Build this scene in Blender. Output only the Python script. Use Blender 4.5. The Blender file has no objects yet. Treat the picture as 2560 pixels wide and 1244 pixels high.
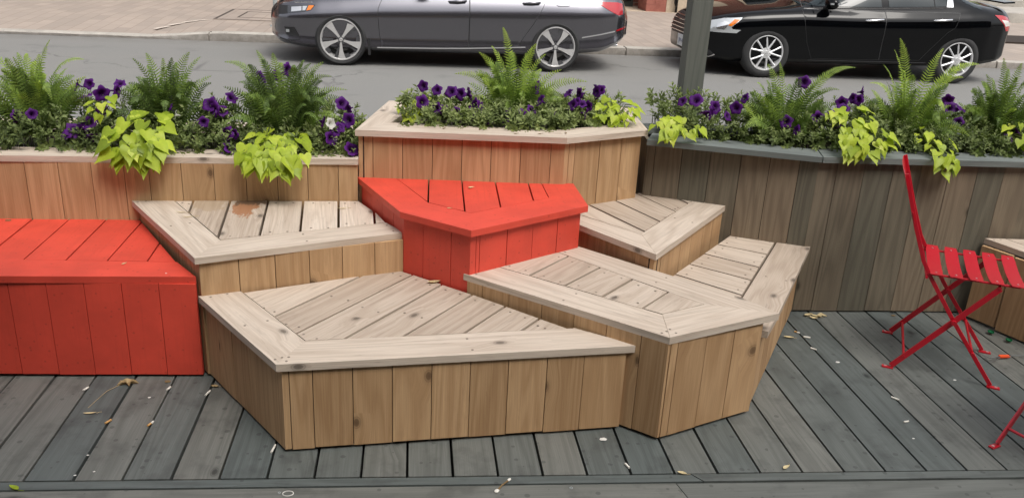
import bpy, bmesh, math, random
from mathutils import Vector, Matrix, noise
import numpy as np
random.seed(7)
PI = math.pi
C = bpy.context.scene.collection
scene = bpy.context.scene

# ------------------------------------------------------------------ camera, sky, sun, exposure
cam = bpy.data.objects.new('camera', bpy.data.cameras.new('camera'))
C.objects.link(cam)
cam.data.sensor_width = 36.0
cam.data.lens = 30.164
cam.data.clip_start = 0.05
cam.data.clip_end = 500
CAM_ROT = Matrix(((0.99321662, -0.0077737, -0.11601856), (-0.10566034, 0.35621844, -0.92840956), (0.04854513, 0.93437037, 0.35298071)))
cam.matrix_world = Matrix.Translation((0, 0, 1.68)) @ CAM_ROT.to_4x4()
scene.camera = cam

SUN_EL, SUN_AZ = 58, 150          # soft sun behind the cloud
world = bpy.data.worlds.new('World'); scene.world = world; world.use_nodes = True
wn = world.node_tree.nodes; wl = world.node_tree.links
bg = wn['Background']
sky = wn.new('ShaderNodeTexSky'); sky.sky_type = 'NISHITA'; sky.sun_disc = False
sky.sun_elevation = math.radians(SUN_EL); sky.sun_rotation = math.radians(SUN_AZ)
sky.air_density = 1.0; sky.dust_density = 4.0; sky.ozone_density = 1.0
hs = wn.new('ShaderNodeHueSaturation'); hs.inputs['Saturation'].default_value = 0.25
wl.new(sky.outputs[0], hs.inputs['Color']); wl.new(hs.outputs[0], bg.inputs['Color'])
bg.inputs['Strength'].default_value = 0.15
sd = bpy.data.lights.new('sun', 'SUN'); sd.energy = 1.0; sd.angle = math.radians(25); sd.color = (1, 0.95, 0.88)
so = bpy.data.objects.new('sun', sd); C.objects.link(so)
el, az = math.radians(SUN_EL), math.radians(SUN_AZ)
sdir = Vector((math.sin(az) * math.cos(el), math.cos(az) * math.cos(el), math.sin(el)))
so.rotation_euler = sdir.to_track_quat('Z', 'Y').to_euler()
scene.view_settings.view_transform = 'Standard'; scene.view_settings.look = 'None'
scene.view_settings.gamma = 1; scene.view_settings.use_curve_mapping = False
scene.view_settings.exposure = 0.63
scene.cycles.max_bounces = 8; scene.cycles.diffuse_bounces = 5

# ------------------------------------------------------------------ helpers
def srgb(r, g, b):
    f = lambda c: (c / 255 / 12.92) if c / 255 <= 0.04045 else ((c / 255 + 0.055) / 1.055) ** 2.4
    return (f(r), f(g), f(b), 1)

def empty(name, loc=(0, 0, 0), rz=0):
    o = bpy.data.objects.new(name, None); C.objects.link(o)
    o.location = loc; o.rotation_euler = (0, 0, rz); o.empty_display_size = 0.1
    return o

def tag(o, label=None, cat=None, group=None, kind=None):
    if label: o['label'] = label
    if cat: o['category'] = cat
    if group: o['group'] = group
    if kind: o['kind'] = kind
    return o

def link(name, bm, mats, parent=None, smooth=False, sharp=None):
    me = bpy.data.meshes.new(name)
    bm.to_mesh(me); bm.free()
    for m in (mats if isinstance(mats, (list, tuple)) else [mats]): me.materials.append(m)
    if smooth:
        me.polygons.foreach_set('use_smooth', [True] * len(me.polygons))
        if sharp: me.set_sharp_from_angle(angle=math.radians(sharp))
    o = bpy.data.objects.new(name, me); C.objects.link(o)
    if parent: o.parent = parent
    return o

def newbm():
    bm = bmesh.new(); bm.loops.layers.uv.new('UVMap'); return bm

def prism(bm, pts, ext, grain, mi=0):
    """closed prism: polygon pts (3D) swept along ext; UV u runs along grain"""
    uv = bm.loops.layers.uv.active
    ext = Vector(ext); g = Vector(grain).normalized()
    a = Vector((0, 0, 1)) if abs(g.z) < 0.9 else Vector((1, 0, 0))
    c1 = g.cross(a).normalized(); c2 = g.cross(c1)
    pts = [Vector(p) for p in pts]
    nrm = Vector((0, 0, 0))
    for i in range(len(pts)):
        nrm += pts[i].cross(pts[(i + 1) % len(pts)])
    if nrm.dot(ext) < 0: pts = pts[::-1]
    lo = [bm.verts.new(p) for p in pts]; hi = [bm.verts.new(p + ext) for p in pts]
    n = len(pts); fs = [bm.faces.new(lo[::-1]), bm.faces.new(hi)]
    for i in range(n): fs.append(bm.faces.new((lo[i], lo[(i + 1) % n], hi[(i + 1) % n], hi[i])))
    for f in fs:
        f.material_index = mi
        for l in f.loops:
            l[uv].uv = (l.vert.co.dot(g), l.vert.co.dot(c1) + l.vert.co.dot(c2))
    return fs

def bevel_all(bm, w=0.002, seg=1):
    es = [e for e in bm.edges if len(e.link_faces) == 2 and e.calc_face_angle(0) > 0.5]
    bmesh.ops.bevel(bm, geom=es, offset=w, segments=seg, affect='EDGES', clamp_overlap=True)

def box(bm, x0, x1, y0, y1, z0, z1, grain=(1, 0, 0), mi=0):
    return prism(bm, [(x0, y0, z0), (x1, y0, z0), (x1, y1, z0), (x0, y1, z0)], (0, 0, z1 - z0), grain, mi)

def tube(bm, pts, r, seg=8, mi=0, flat=None, caps=True):
    pts = [Vector(p) for p in pts]; rings = []
    rr = r if isinstance(r, (list, tuple)) else [r] * len(pts)
    up = Vector((0, 0, 1))
    for i, p in enumerate(pts):
        d = (pts[min(i + 1, len(pts) - 1)] - pts[max(i - 1, 0)]).normalized()
        a = up if abs(d.dot(up)) < 0.95 else Vector((0, 1, 0))
        s = d.cross(a).normalized(); t = s.cross(d).normalized()
        rings.append([bm.verts.new(p + s * math.cos(q) * rr[i] + t * math.sin(q) * rr[i] * (flat or 1)) for q in [2 * PI * k / seg for k in range(seg)]])
    for i in range(len(rings) - 1):
        for k in range(seg):
            f = bm.faces.new((rings[i][k], rings[i][(k + 1) % seg], rings[i + 1][(k + 1) % seg], rings[i + 1][k])); f.material_index = mi
    if caps:
        f = bm.faces.new(rings[0][::-1]); f.material_index = mi
        f = bm.faces.new(rings[-1]); f.material_index = mi
    return rings

def bar(bm, a, b, w, t, wdir, mi=0):
    """flat bar from a to b, width w along wdir, thickness t"""
    a = Vector(a); b = Vector(b); d = (b - a).normalized(); wv = (Vector(wdir) - d * d.dot(Vector(wdir))).normalized(); tv = d.cross(wv)
    q = [a + wv * sx * w / 2 + tv * sy * t / 2 for sx, sy in ((-1, -1), (1, -1), (1, 1), (-1, 1))]
    prism(bm, q, b - a, d, mi)

def clip2(poly, p, n):
    """keep the part of 2D polygon where (x-p).n >= 0"""
    out = []
    for i in range(len(poly)):
        a = poly[i]; b = poly[(i + 1) % len(poly)]
        da = (a[0] - p[0]) * n[0] + (a[1] - p[1]) * n[1]; db = (b[0] - p[0]) * n[0] + (b[1] - p[1]) * n[1]
        if da >= 0: out.append(a)
        if (da > 0 and db < 0) or (da < 0 and db > 0):
            t = da / (da - db); out.append((a[0] + (b[0] - a[0]) * t, a[1] + (b[1] - a[1]) * t))
    return out

def area2(p):
    return sum(p[i][0] * p[(i + 1) % len(p)][1] - p[(i + 1) % len(p)][0] * p[i][1] for i in range(len(p))) / 2

# ------------------------------------------------------------------ materials
class N:
    """small node builder"""
    def __init__(s, name):
        s.m = bpy.data.materials.new(name); s.m.use_nodes = True
        s.t = s.m.node_tree; s.n = s.t.nodes; s.l = s.t.links; s.b = s.n['Principled BSDF']
    def add(s, kind, **kw):
        nd = s.n.new('ShaderNode' + kind)
        for k, v in kw.items(): setattr(nd, k, v)
        return nd
    def link(s, a, b): s.l.new(a, b)
    def val(s, x, sock):
        if hasattr(x, 'is_output'): s.l.new(x, sock)
        else: sock.default_value = x
    def math(s, op, a, b=0.0, clamp=False):
        nd = s.add('Math', operation=op, use_clamp=clamp); s.val(a, nd.inputs[0]); s.val(b, nd.inputs[1]); return nd.outputs[0]
    def mix(s, f, a, b, mode='MIX'):
        nd = s.add('Mix', data_type='RGBA', blend_type=mode); s.val(f, nd.inputs[0]); s.val(a, nd.inputs[6]); s.val(b, nd.inputs[7]); return nd.outputs[2]
    def ramp(s, f, stops, interp='LINEAR'):
        nd = s.add('ValToRGB'); r = nd.color_ramp; r.interpolation = interp
        while len(r.elements) < len(stops): r.elements.new(0.5)
        for e, (p, c) in zip(r.elements, stops):
            e.position = p; e.color = c if len(c) == 4 else (*c, 1)
        s.val(f, nd.inputs[0]); return nd.outputs[0]
    def noise(s, vec, scale, detail=4, rough=0.55, dist=0.0):
        nd = s.add('TexNoise'); s.link(vec, nd.inputs['Vector']); nd.inputs['Scale'].default_value = scale
        nd.inputs['Detail'].default_value = detail; nd.inputs['Roughness'].default_value = rough; nd.inputs['Distortion'].default_value = dist
        return nd.outputs[0]
    def mapping(s, vec, scale=(1, 1, 1), loc=None):
        nd = s.add('Mapping'); s.link(vec, nd.inputs[0]); nd.inputs['Scale'].default_value = scale
        if loc is not None: s.val(loc, nd.inputs['Location'])
        return nd.outputs[0]
    def bump(s, h, strength=0.3, dist=0.002):
        nd = s.add('Bump'); s.link(h, nd.inputs['Height']); nd.inputs['Strength'].default_value = strength; nd.inputs['Distance'].default_value = dist
        s.link(nd.outputs[0], s.b.inputs['Normal'])

def plain(name, col, rough=0.5, metal=0.0, coat=0.0, spec=0.5):
    k = N(name); k.b.inputs['Base Color'].default_value = col if len(col) == 4 else (*col, 1)
    k.b.inputs['Roughness'].default_value = rough; k.b.inputs['Metallic'].default_value = metal
    k.b.inputs['Coat Weight'].default_value = coat; k.b.inputs['Coat Roughness'].default_value = 0.03
    k.b.inputs['Specular IOR Level'].default_value = spec
    return k.m

G3 = lambda r: (r, r, r, 1)

def wood(name, light, mid, dark, tint_a, tint_b, knot=0.8, streak=0.5, rough=0.65, bump=0.25, spots=0.0, spotcol=(0.02, 0.02, 0.02, 1), stains=()):
    k = N(name)
    tc = k.add('TexCoord'); geo = k.add('NewGeometry')
    rnd = geo.outputs['Random Per Island']
    off = k.add('CombineXYZ'); k.link(k.math('MULTIPLY', rnd, 91.7), off.inputs[0]); k.link(k.math('MULTIPLY', rnd, 37.3), off.inputs[1])
    uv = k.add('VectorMath', operation='ADD'); k.link(tc.outputs['UV'], uv.inputs[0]); k.link(off.outputs[0], uv.inputs[1]); uv = uv.outputs[0]
    # knots: isolated voronoi cells, elongated along the board
    vk = k.add('TexVoronoi', voronoi_dimensions='2D'); k.link(k.mapping(uv, (4.6, 8.2, 1)), vk.inputs['Vector']); vk.inputs['Scale'].default_value = 1; vk.inputs['Randomness'].default_value = 1
    kd = vk.outputs['Distance']
    sel = k.add('SeparateColor'); k.link(vk.outputs['Color'], sel.inputs[0])
    on = k.math('GREATER_THAN', sel.outputs[0], 1 - 0.17 * knot)
    kmask = k.math('MULTIPLY', k.ramp(kd, [(0.0, G3(1)), (0.06, G3(0.9)), (0.085, G3(0.35)), (0.10, G3(0.6)), (0.12, G3(0.18)), (0.19, G3(0))]), on)
    # grain bends round knots
    bend = k.math('MULTIPLY', k.math('MULTIPLY', k.ramp(kd, [(0, G3(1)), (0.5, G3(0))]), on), 0.03)
    bx = k.add('CombineXYZ'); k.link(bend, bx.inputs[1])
    uv2 = k.add('VectorMath', operation='ADD'); k.link(uv, uv2.inputs[0]); k.link(bx.outputs[0], uv2.inputs[1]); uv2 = uv2.outputs[0]
    rings = k.math('SUBTRACT', 1.0, k.math('ABSOLUTE', k.math('SINE', k.math('MULTIPLY', k.noise(k.mapping(uv2, (0.55, 7, 1)), 1.0, 2, 0.45, 0.3), 34))))
    fine = k.noise(k.mapping(uv2, (5, 240, 1)), 1.0, 3, 0.6)
    broad = k.noise(k.mapping(uv, (1.6, 5, 1)), 1.0, 3, 0.6)
    st = k.noise(k.mapping(uv2, (2.2, 34, 1)), 1.3, 5, 0.7, 0.4)
    col = k.mix(k.ramp(rings, [(0.0, G3(0)), (0.75, G3(1))]), light, mid)
    col = k.mix(k.math('MULTIPLY', k.ramp(fine, [(0.35, G3(1)), (0.65, G3(0))]), 0.35), col, dark)
    col = k.mix(k.math('MULTIPLY', k.ramp(st, [(0.56, G3(0)), (0.72, G3(1))]), streak), col, dark)
    fl = k.noise(k.mapping(uv2, (13, 105, 1)), 1.0, 3, 0.6)
    col = k.mix(k.math('MULTIPLY', k.ramp(fl, [(0.64, G3(0)), (0.72, G3(1))]), streak * .8), col, dark)
    smu = k.noise(k.mapping(uv, (3.5, 11, 1)), 1.0, 4, 0.7)
    col = k.mix(k.math('MULTIPLY', k.ramp(smu, [(0.60, G3(0)), (0.78, G3(1))]), streak * .75), col, dark)
    col = k.mix(k.math('MULTIPLY', k.ramp(broad, [(0.35, G3(1)), (0.68, G3(0))]), 0.35), col, mid)
    kc = tuple(c * 0.45 for c in dark[:3]) + (1,)
    col = k.mix(k.math('MULTIPLY', kmask, 0.85), col, kc)
    tint = k.mix(rnd, tint_a, tint_b)
    col = k.mix(1.0, col, tint, 'MULTIPLY')
    if spots:
        ob = k.mapping(uv, (1, 1, 1))
        vs = k.add('TexVoronoi', voronoi_dimensions='2D'); k.link(ob, vs.inputs['Vector']); vs.inputs['Scale'].default_value = 26
        s2 = k.add('SeparateColor'); k.link(vs.outputs['Color'], s2.inputs[0])
        sm = k.math('MULTIPLY', k.math('GREATER_THAN', s2.outputs[0], 0.80), k.math('LESS_THAN', vs.outputs['Distance'], k.math('MULTIPLY', s2.outputs[1], .24)))
        col = k.mix(k.math('MULTIPLY', sm, spots), col, spotcol)
        big = k.noise(uv, 7.0, 4, 0.65)
        col = k.mix(k.math('MULTIPLY', k.ramp(big, [(0.52, G3(0)), (0.75, G3(1))]), 0.5), col, spotcol)
    for (sx, sy, rx, ry, c, amt) in stains:      # water stains with a ragged outline
        mp = k.mapping(tc.outputs['Object'], (1 / rx, 1 / ry, 1), (-sx / rx, -sy / ry, 0))
        xy = k.add('VectorMath', operation='MULTIPLY'); k.link(mp, xy.inputs[0]); xy.inputs[1].default_value = (1, 1, 0)
        ln = k.add('VectorMath', operation='LENGTH'); k.link(xy.outputs[0], ln.inputs[0])
        ns = k.noise(k.mapping(tc.outputs['Object'], (1, .4, 1)), 42, 5, .7)
        dd = k.math('ADD', ln.outputs['Value'], k.math('MULTIPLY', k.math('SUBTRACT', ns, .5), 2.4))
        col = k.mix(k.math('MULTIPLY', k.ramp(dd, [(0.78, G3(1)), (0.92, G3(0))]), amt), col, c)
    k.link(col, k.b.inputs['Base Color'])
    k.link(k.math('ADD', k.math('MULTIPLY', fine, 0.2), rough - 0.1), k.b.inputs['Roughness'])
    k.b.inputs['Specular IOR Level'].default_value = 0.3
    k.bump(k.math('ADD', k.math('MULTIPLY', fine, 0.6), k.math('MULTIPLY', rings, 0.35)), bump, 0.0015)
    return k.m

M = {}
M['wood_side'] = wood('cedar_cladding', srgb(203, 171, 133), srgb(184, 151, 114), srgb(132, 102, 76), srgb(255, 251, 245), srgb(226, 219, 210), knot=0.8, streak=0.3, bump=0.12)
M['wood_top'] = wood('weathered_seat_wood', srgb(222, 211, 198), srgb(204, 191, 177), srgb(136, 124, 113), srgb(255, 252, 248), srgb(214, 206, 198), knot=0.9, streak=0.58, bump=0.3)
M['wood_top_stained'] = wood('weathered_seat_wood_water_stain', srgb(222, 211, 198), srgb(204, 191, 177), srgb(136, 124, 113), srgb(255, 252, 248), srgb(214, 206, 198), knot=0.9, streak=0.58, bump=0.3,
    stains=((-.705, 3.60, .062, .17, srgb(150, 96, 54), .8), (-.70, 3.69, .085, .09, srgb(104, 84, 66), .85), (-.86, 3.61, .085, .09, srgb(158, 138, 112), .6)))
M['deck'] = wood('dark_deck_stain', srgb(121, 124, 122), srgb(106, 109, 107), srgb(66, 68, 67), srgb(255, 250, 242), srgb(206, 214, 214), knot=0.35, streak=0.3, rough=0.6, bump=0.25, spots=0.42, spotcol=srgb(48, 49, 49))
M['grey_wall'] = wood('grey_brown_stain', srgb(142, 135, 122), srgb(122, 115, 104), srgb(82, 78, 72), srgb(255, 240, 224), srgb(186, 196, 192), knot=0.3, streak=0.3, bump=0.15)
M['grey_rim'] = wood('blue_grey_stain', srgb(126, 131, 127), srgb(110, 115, 112), srgb(82, 87, 85), srgb(255, 255, 255), srgb(235, 240, 240), knot=0.2, streak=0.2, bump=0.15)

def red_paint(name, base, rough):
    k = N(name); tc = k.add('TexCoord'); geo = k.add('NewGeometry')
    n1 = k.noise(k.mapping(tc.outputs['UV'], (3, 60, 1)), 1, 4, 0.6); n2 = k.noise(tc.outputs['Object'], 5, 4, 0.6)
    d = tuple(c * 0.86 for c in base[:3]) + (1,); l = tuple(min(1, c * 1.06) for c in base[:3]) + (1,)
    col = k.mix(k.ramp(n2, [(0.35, G3(0)), (0.65, G3(1))]), d, l)
    vs = k.add('TexVoronoi'); k.link(tc.outputs['Object'], vs.inputs['Vector']); vs.inputs['Scale'].default_value = 42
    s2 = k.add('SeparateColor'); k.link(vs.outputs['Color'], s2.inputs[0])
    sm = k.math('MULTIPLY', k.math('GREATER_THAN', s2.outputs[0], 0.62), k.ramp(vs.outputs['Distance'], [(0.12, G3(1)), (0.22, G3(0))]))
    col = k.mix(k.math('MULTIPLY', sm, 0.5), col, tuple(c * 0.5 for c in base[:3]) + (1,))
    col = k.mix(1.0, col, k.mix(geo.outputs['Random Per Island'], (1, 1, 1, 1), (0.93, 0.93, 0.93, 1)), 'MULTIPLY')
    gr = k.noise(k.mapping(tc.outputs['UV'], (2.2, 55, 1)), 1.2, 5, .7, .4)
    col = k.mix(k.math('MULTIPLY', k.ramp(gr, [(0.52, G3(0)), (0.75, G3(1))]), .28), col, tuple(c * .55 for c in base[:3]) + (1,))
    wear = k.noise(k.mapping(tc.outputs['UV'], (5, 22, 1)), 1.6, 6, .75)
    col = k.mix(k.math('MULTIPLY', k.ramp(wear, [(0.66, G3(0)), (0.72, G3(1))]), .35), col, srgb(226, 128, 112))
    k.link(col, k.b.inputs['Base Color']); k.b.inputs['Roughness'].default_value = rough; k.b.inputs['Specular IOR Level'].default_value = 0.4
    k.bump(k.math('ADD', n1, gr), 0.22, 0.0012)
    return k.m
M['post'] = wood('post_grey_stain', srgb(116, 117, 110), srgb(102, 104, 98), srgb(76, 79, 75), srgb(255, 255, 255), srgb(235, 240, 240), knot=0.2, streak=0.15, bump=0.1)
M['red'] = red_paint('red_solid_stain', srgb(215, 76, 59), 0.5)
M['screw'] = plain('screw_head', srgb(122, 110, 98), 0.5, 0.3)
M['inside'] = plain('dark_interior', srgb(58, 42, 32), 0.9)
M['soil'] = plain('potting_soil', srgb(48, 38, 30), 0.95)
M['deck_void'] = plain('deck_underside', (0.008, 0.008, 0.008), 0.95)

# ------------------------------------------------------------------ boxes made of boards
def cladding(name, p0, p1, z0, z1, seams, mat, parent, thick=0.018, gap=0.0026, proud=None):
    """boards along the wall p0->p1 (outside on the right hand when walking p0->p1); seams = distances from p0"""
    p0 = Vector((*p0, 0)); p1 = Vector((*p1, 0)); d = (p1 - p0); L = d.length; d.normalize()
    out = Vector((d.y, -d.x, 0))
    cuts = [0] + [s for s in seams if 0.008 < s < L - 0.008] + [L]
    bm = newbm()
    for i in range(len(cuts) - 1):
        a = cuts[i] + (gap / 2 if i else 0); b = cuts[i + 1] - (gap / 2 if i < len(cuts) - 2 else 0)
        jit = random.uniform(-0.0012, 0.0004)
        dz = random.uniform(-0.003, 0.002)
        q = [p0 + d * a - out * thick, p0 + d * b - out * thick, p0 + d * b + out * jit, p0 + d * a + out * jit]
        prism(bm, [(v.x, v.y, z0 + dz) for v in q], (0, 0, z1 - z0 - dz), (0, 0, 1))
    bevel_all(bm, 0.0022)
    # backing board behind the joints
    q = [p0 - out * (thick + 0.006), p1 - out * (thick + 0.006), p1 - out * (thick + 0.001), p0 - out * (thick + 0.001)]
    prism(bm, [(v.x, v.y, z0 + 0.004) for v in q], (0, 0, z1 - z0 - 0.01), (0, 0, 1), 1)
    return link(name, bm, [mat, M['inside']], parent)

def run(L, w=0.131, first=None):
    s, out = (first if first else w), []
    while s < L: out.append(s); s += w
    return out

def screws_on(bm, poly, gdir, z, across=2, r=0.0045):
    """two screw heads near each end of a board polygon"""
    g = Vector((*gdir, 0)).normalized(); c = Vector((-g.y, g.x, 0))
    us = [p[0] * g.x + p[1] * g.y for p in poly]
    lo, hi = min(us), max(us)
    rows = [lo + 0.035, hi - 0.035] if hi - lo > 0.12 else [(lo + hi) / 2]
    if hi - lo > 0.55: rows.insert(1, (lo + hi) / 2 + random.uniform(-0.03, 0.03))
    for u in rows:
        xs = []
        for i in range(len(poly)):
            a = poly[i]; b = poly[(i + 1) % len(poly)]; ua = a[0] * g.x + a[1] * g.y; ub = b[0] * g.x + b[1] * g.y
            if (ua - u) * (ub - u) < 0:
                t = (u - ua) / (ub - ua); xs.append((a[0] + (b[0] - a[0]) * t) * c.x + (a[1] + (b[1] - a[1]) * t) * c.y)
        if len(xs) < 2 or max(xs) - min(xs) < 0.05: continue
        for f in (0.24, 0.76):
            v = min(xs) + (max(xs) - min(xs)) * f + random.uniform(-0.006, 0.006); uu = u + random.uniform(-0.008, 0.008)
            ctr = g * uu + c * v
            ring = [(ctr.x + math.cos(q) * r, ctr.y + math.sin(q) * r, z) for q in [2 * PI * k / 10 for k in range(10)]]
            prism(bm, ring, (0, 0, 0.0008), (1, 0, 0), 1)

def seat_boards(name, poly, seams, z, mat, parent, thick=0.026, gap=0.0105, screws=True):
    """infill boards: polygon cut into strips by seam lines (pairs of points)"""
    bm = newbm(); strips = []
    seams = [((Vector(a), Vector(b))) for a, b in seams]
    g = sum(((b - a).normalized() for a, b in seams), Vector((0, 0))).normalized()
    D = (seams[-1][0] + seams[-1][1] - seams[0][0] - seams[0][1])
    def side(a, b, up):
        d = (b - a).normalized(); n = Vector((d.y, -d.x))
        return n if (n.dot(D) > 0) == up else -n
    for i in range(len(seams) + 1):
        p = list(poly)
        if i > 0:
            q, r = seams[i - 1]; n = side(q, r, True); p = clip2(p, q + n * gap / 2, n)
        if i < len(seams):
            q, r = seams[i]; n = side(q, r, False); p = clip2(p, q + n * gap / 2, n)
        if len(p) > 2 and abs(area2(p)) > 2e-4: strips.append(p)
    for p in strips:
        dz = random.uniform(-0.0015, 0.0008)
        prism(bm, [(x, y, z - thick) for x, y in p], (0, 0, thick + dz), (g.x, g.y, 0))
    bevel_all(bm, 0.0022)
    if screws:
        for p in strips: screws_on(bm, p, g, z - 0.0005)
    return link(name, bm, [mat, M['screw']], parent)

def rim(poly, grain, z, mat, parent, thick=0.026, screws=True):
    bm = newbm()
    dz = random.uniform(-0.001, 0.001)
    prism(bm, [(x, y, z - thick) for x, y in poly], (0, 0, thick + dz), (*grain, 0))
    bevel_all(bm, 0.003)
    if screws: screws_on(bm, poly, grain, z + dz - 0.0003)
    return link('rim_board', bm, [mat, M['screw']], parent)

def shrink(poly, gap):
    """inset polygon slightly (uniform toward centroid edges)"""
    if area2(poly) < 0: poly = poly[::-1]
    out = poly
    for i in range(len(poly)):
        a = Vector(poly[i]); b = Vector(poly[(i + 1) % len(poly)]); d = (b - a).normalized(); n = Vector((-d.y, d.x))
        out = clip2(out, a + n * gap, n)
    return out

def longest(poly):
    """direction of the longest edge = the grain of the board"""
    e = [(poly[(i + 1) % len(poly)][0] - p[0], poly[(i + 1) % len(poly)][1] - p[1]) for i, p in enumerate(poly)]
    return max(e, key=lambda v: v[0] ** 2 + v[1] ** 2)

def bench(name, label, z, rims, infill, seams, sides, top, side, group=None):
    cx = sum(p[0] for p in infill) / len(infill); cy = sum(p[1] for p in infill) / len(infill)
    t = tag(empty(name, (0, 0, 0)), label, 'bench', group)
    s = seat_boards('seat_boards', shrink(infill, 0.004), seams, z, M[top], t, gap=.007 if top == 'red' else .0105, screws=(top != 'red'))
    for poly in rims:
        rim(poly, longest(poly), z, M[top], t, screws=(top != 'red'))
    for p0, p1, seam in sides:
        cladding('side_panel', p0, p1, 0.013, z - 0.0265, seam, M[side], t)
    return t

BG = 'stepped timber benches'
zA, zB, zC, zD, zR, zL, zE = .338, .408, .498, .48, .598, .413, .335
# A: low front bench
A_W, A_S, A_E = (-.784, 3.011), (-.426, 2.48), (.785, 2.597)
A_iS, A_iL, A_iR = (-.355, 2.644), (-.640, 3.058), (.585, 2.735)
bench('timber_bench', 'low natural wood bench in front, pointed corner towards us, beside the left red bench', zA,
      [[A_S, A_iS, A_iL, A_W], [A_S, A_E, A_iR, A_iS]],
      [A_iS, A_iR, (.36, 2.93), (.221, 3.048), (-.037, 3.285), (-.25, 3.20), A_iL],
      [[(-0.483, 2.835), (-0.236, 3.166)], [(-0.393, 2.697), (0.002, 3.225)], [(-0.23, 2.653), (0.118, 3.128)], [(-0.026, 2.677), (0.235, 3.033)], [(0.185, 2.7), (0.354, 2.927)], [(0.395, 2.726), (0.474, 2.827)]],
      [((-.411, 2.492), (.745, 2.601), [.021, .095, .223, .352, .483, .613, .744, .879, 1.01]),
       ((-.77, 3.02), (-.411, 2.492), [.12, .245, .377, .520])], 'wood_top', 'wood_side', BG)
# B: taller pentagon bench
bench('timber_bench', 'pentagonal natural wood bench in the middle front with rim boards on three sides', zB,
      [[(.866, 2.519), (.890, 2.701), (.335, 3.151), (.200, 3.074)], [(.866, 2.519), (1.329, 2.708), (1.075, 2.786), (.890, 2.701)],
       [(1.329, 2.708), (1.24, 2.847), (.692, 3.399), (.599, 3.325), (1.075, 2.786)]],
      [(.890, 2.701), (1.075, 2.786), (.599, 3.325), (.50, 3.30), (.335, 3.151)],
      [[(0.465, 3.066), (0.646, 3.269)], [(0.586, 2.965), (0.755, 3.145)], [(0.709, 2.861), (0.86, 3.026)], [(0.832, 2.755), (0.966, 2.899)]],
      [((.215, 3.06), (.864, 2.52), [.073, .195, .340, .477, .61, .744]), ((.864, 2.52), (1.266, 2.692), [.012, .044, .173, .304]),
       ((1.266, 2.692), (1.21, 2.84), [])], 'wood_top', 'wood_side', BG)
# C: mid left bench
C_W, C_S, C_E = (-1.192, 3.653), (-.781, 2.992), (-.032, 3.286)
bench('timber_bench', 'natural wood bench with an orange water stain, between the two red benches', zC,
      [[C_S, (-.729, 3.18), (-1.02, 3.662), C_W], [C_S, C_E, (-.107, 3.406), (-.729, 3.18)]],
      [(-.729, 3.18), (-.107, 3.406), (-.150, 3.53), (-.236, 3.70), (-1.02, 3.662)],
      [[(-0.937, 3.644), (-0.92, 3.5)], [(-0.784, 3.651), (-0.742, 3.2)], [(-0.626, 3.671), (-0.591, 3.229)], [(-0.478, 3.692), (-0.442, 3.283)], [(-0.325, 3.699), (-0.296, 3.338)], [(-0.162, 3.537), (-0.153, 3.4)]],
      [((-.772, 3.012), (-.035, 3.270), [.139, .272, .402, .532, .663]), ((-1.165, 3.652), (-.772, 3.012), run(.75))], 'wood_top_stained', 'wood_side', BG)
# D: mid right bench
bench('timber_bench', 'natural wood bench right of the tall red bench, below the raised planter', zD,
      [[(.969, 3.107), (.968, 3.346), (.747, 3.590), (.712, 3.468)], [(.969, 3.107), (1.546, 3.838), (1.374, 3.867), (.968, 3.346)]],
      [(.968, 3.346), (1.374, 3.867), (1.260, 3.925), (1.108, 3.95), (.80, 3.76), (.735, 3.61)],
      [[(0.826, 3.723), (0.982, 3.396)], [(0.943, 3.843), (1.092, 3.515)], [(1.094, 3.924), (1.205, 3.665)], [(1.258, 3.904), (1.302, 3.794)]],
      [((.722, 3.478), (.968, 3.125), [.06, .17, .33]), ((.968, 3.125), (1.49, 3.78), [.02, .073, .17, .289, .414, .561, .686])], 'wood_top', 'wood_side', BG)
# E: low right bench
bench('timber_bench', 'long low natural wood bench running back to the grey brown wall on the right', zE,
      [[(1.740, 3.686), (1.311, 3.008), (1.16, 2.77), (1.297, 2.706), (1.412, 2.879), (1.892, 3.651)]],
      [(1.733, 3.692), (1.306, 3.012), (1.20, 2.85), (1.02, 3.16), (1.106, 3.261), (1.487, 3.77)],
      [[(1.397, 3.63), (1.628, 3.482)], [(1.3, 3.509), (1.515, 3.333)], [(1.202, 3.374), (1.417, 3.193)], [(1.108, 3.254), (1.325, 3.034)]],
      [((1.284, 2.732), (1.822, 3.596), [.03] + run(1.03, .131, .16))], 'wood_top', 'wood_side', BG)
# L: red bench on the left
bench('timber_bench', 'wide low bright red painted bench at the left edge', zL,
      [[(-2.6, 3.018), (-2.6, 3.215), (-.891, 3.162), (-.788, 3.017)]],
      [(-2.6, 3.215), (-.891, 3.162), (-1.16, 3.645), (-1.171, 3.652), (-2.6, 3.70)],
      [[(-2.35, 3.66), (-2.352, 3.2)], [(-2.2, 3.66), (-2.202, 3.2)], [(-2.05, 3.66), (-2.052, 3.2)], [(-1.9, 3.66), (-1.902, 3.2)], [(-1.752, 3.66), (-1.75, 3.2)], [(-1.601, 3.65), (-1.599, 3.332)], [(-1.454, 3.655), (-1.452, 3.19)], [(-1.303, 3.654), (-1.299, 3.18)], [(-1.15, 3.564), (-1.149, 3.175)], [(-1.008, 3.346), (-1.002, 3.173)]],
      [((-2.58, 3.05), (-.791, 3.010), [s for s in [1.79 - .132 * i for i in range(13, 0, -1)]])], 'red', 'red', BG)
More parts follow.
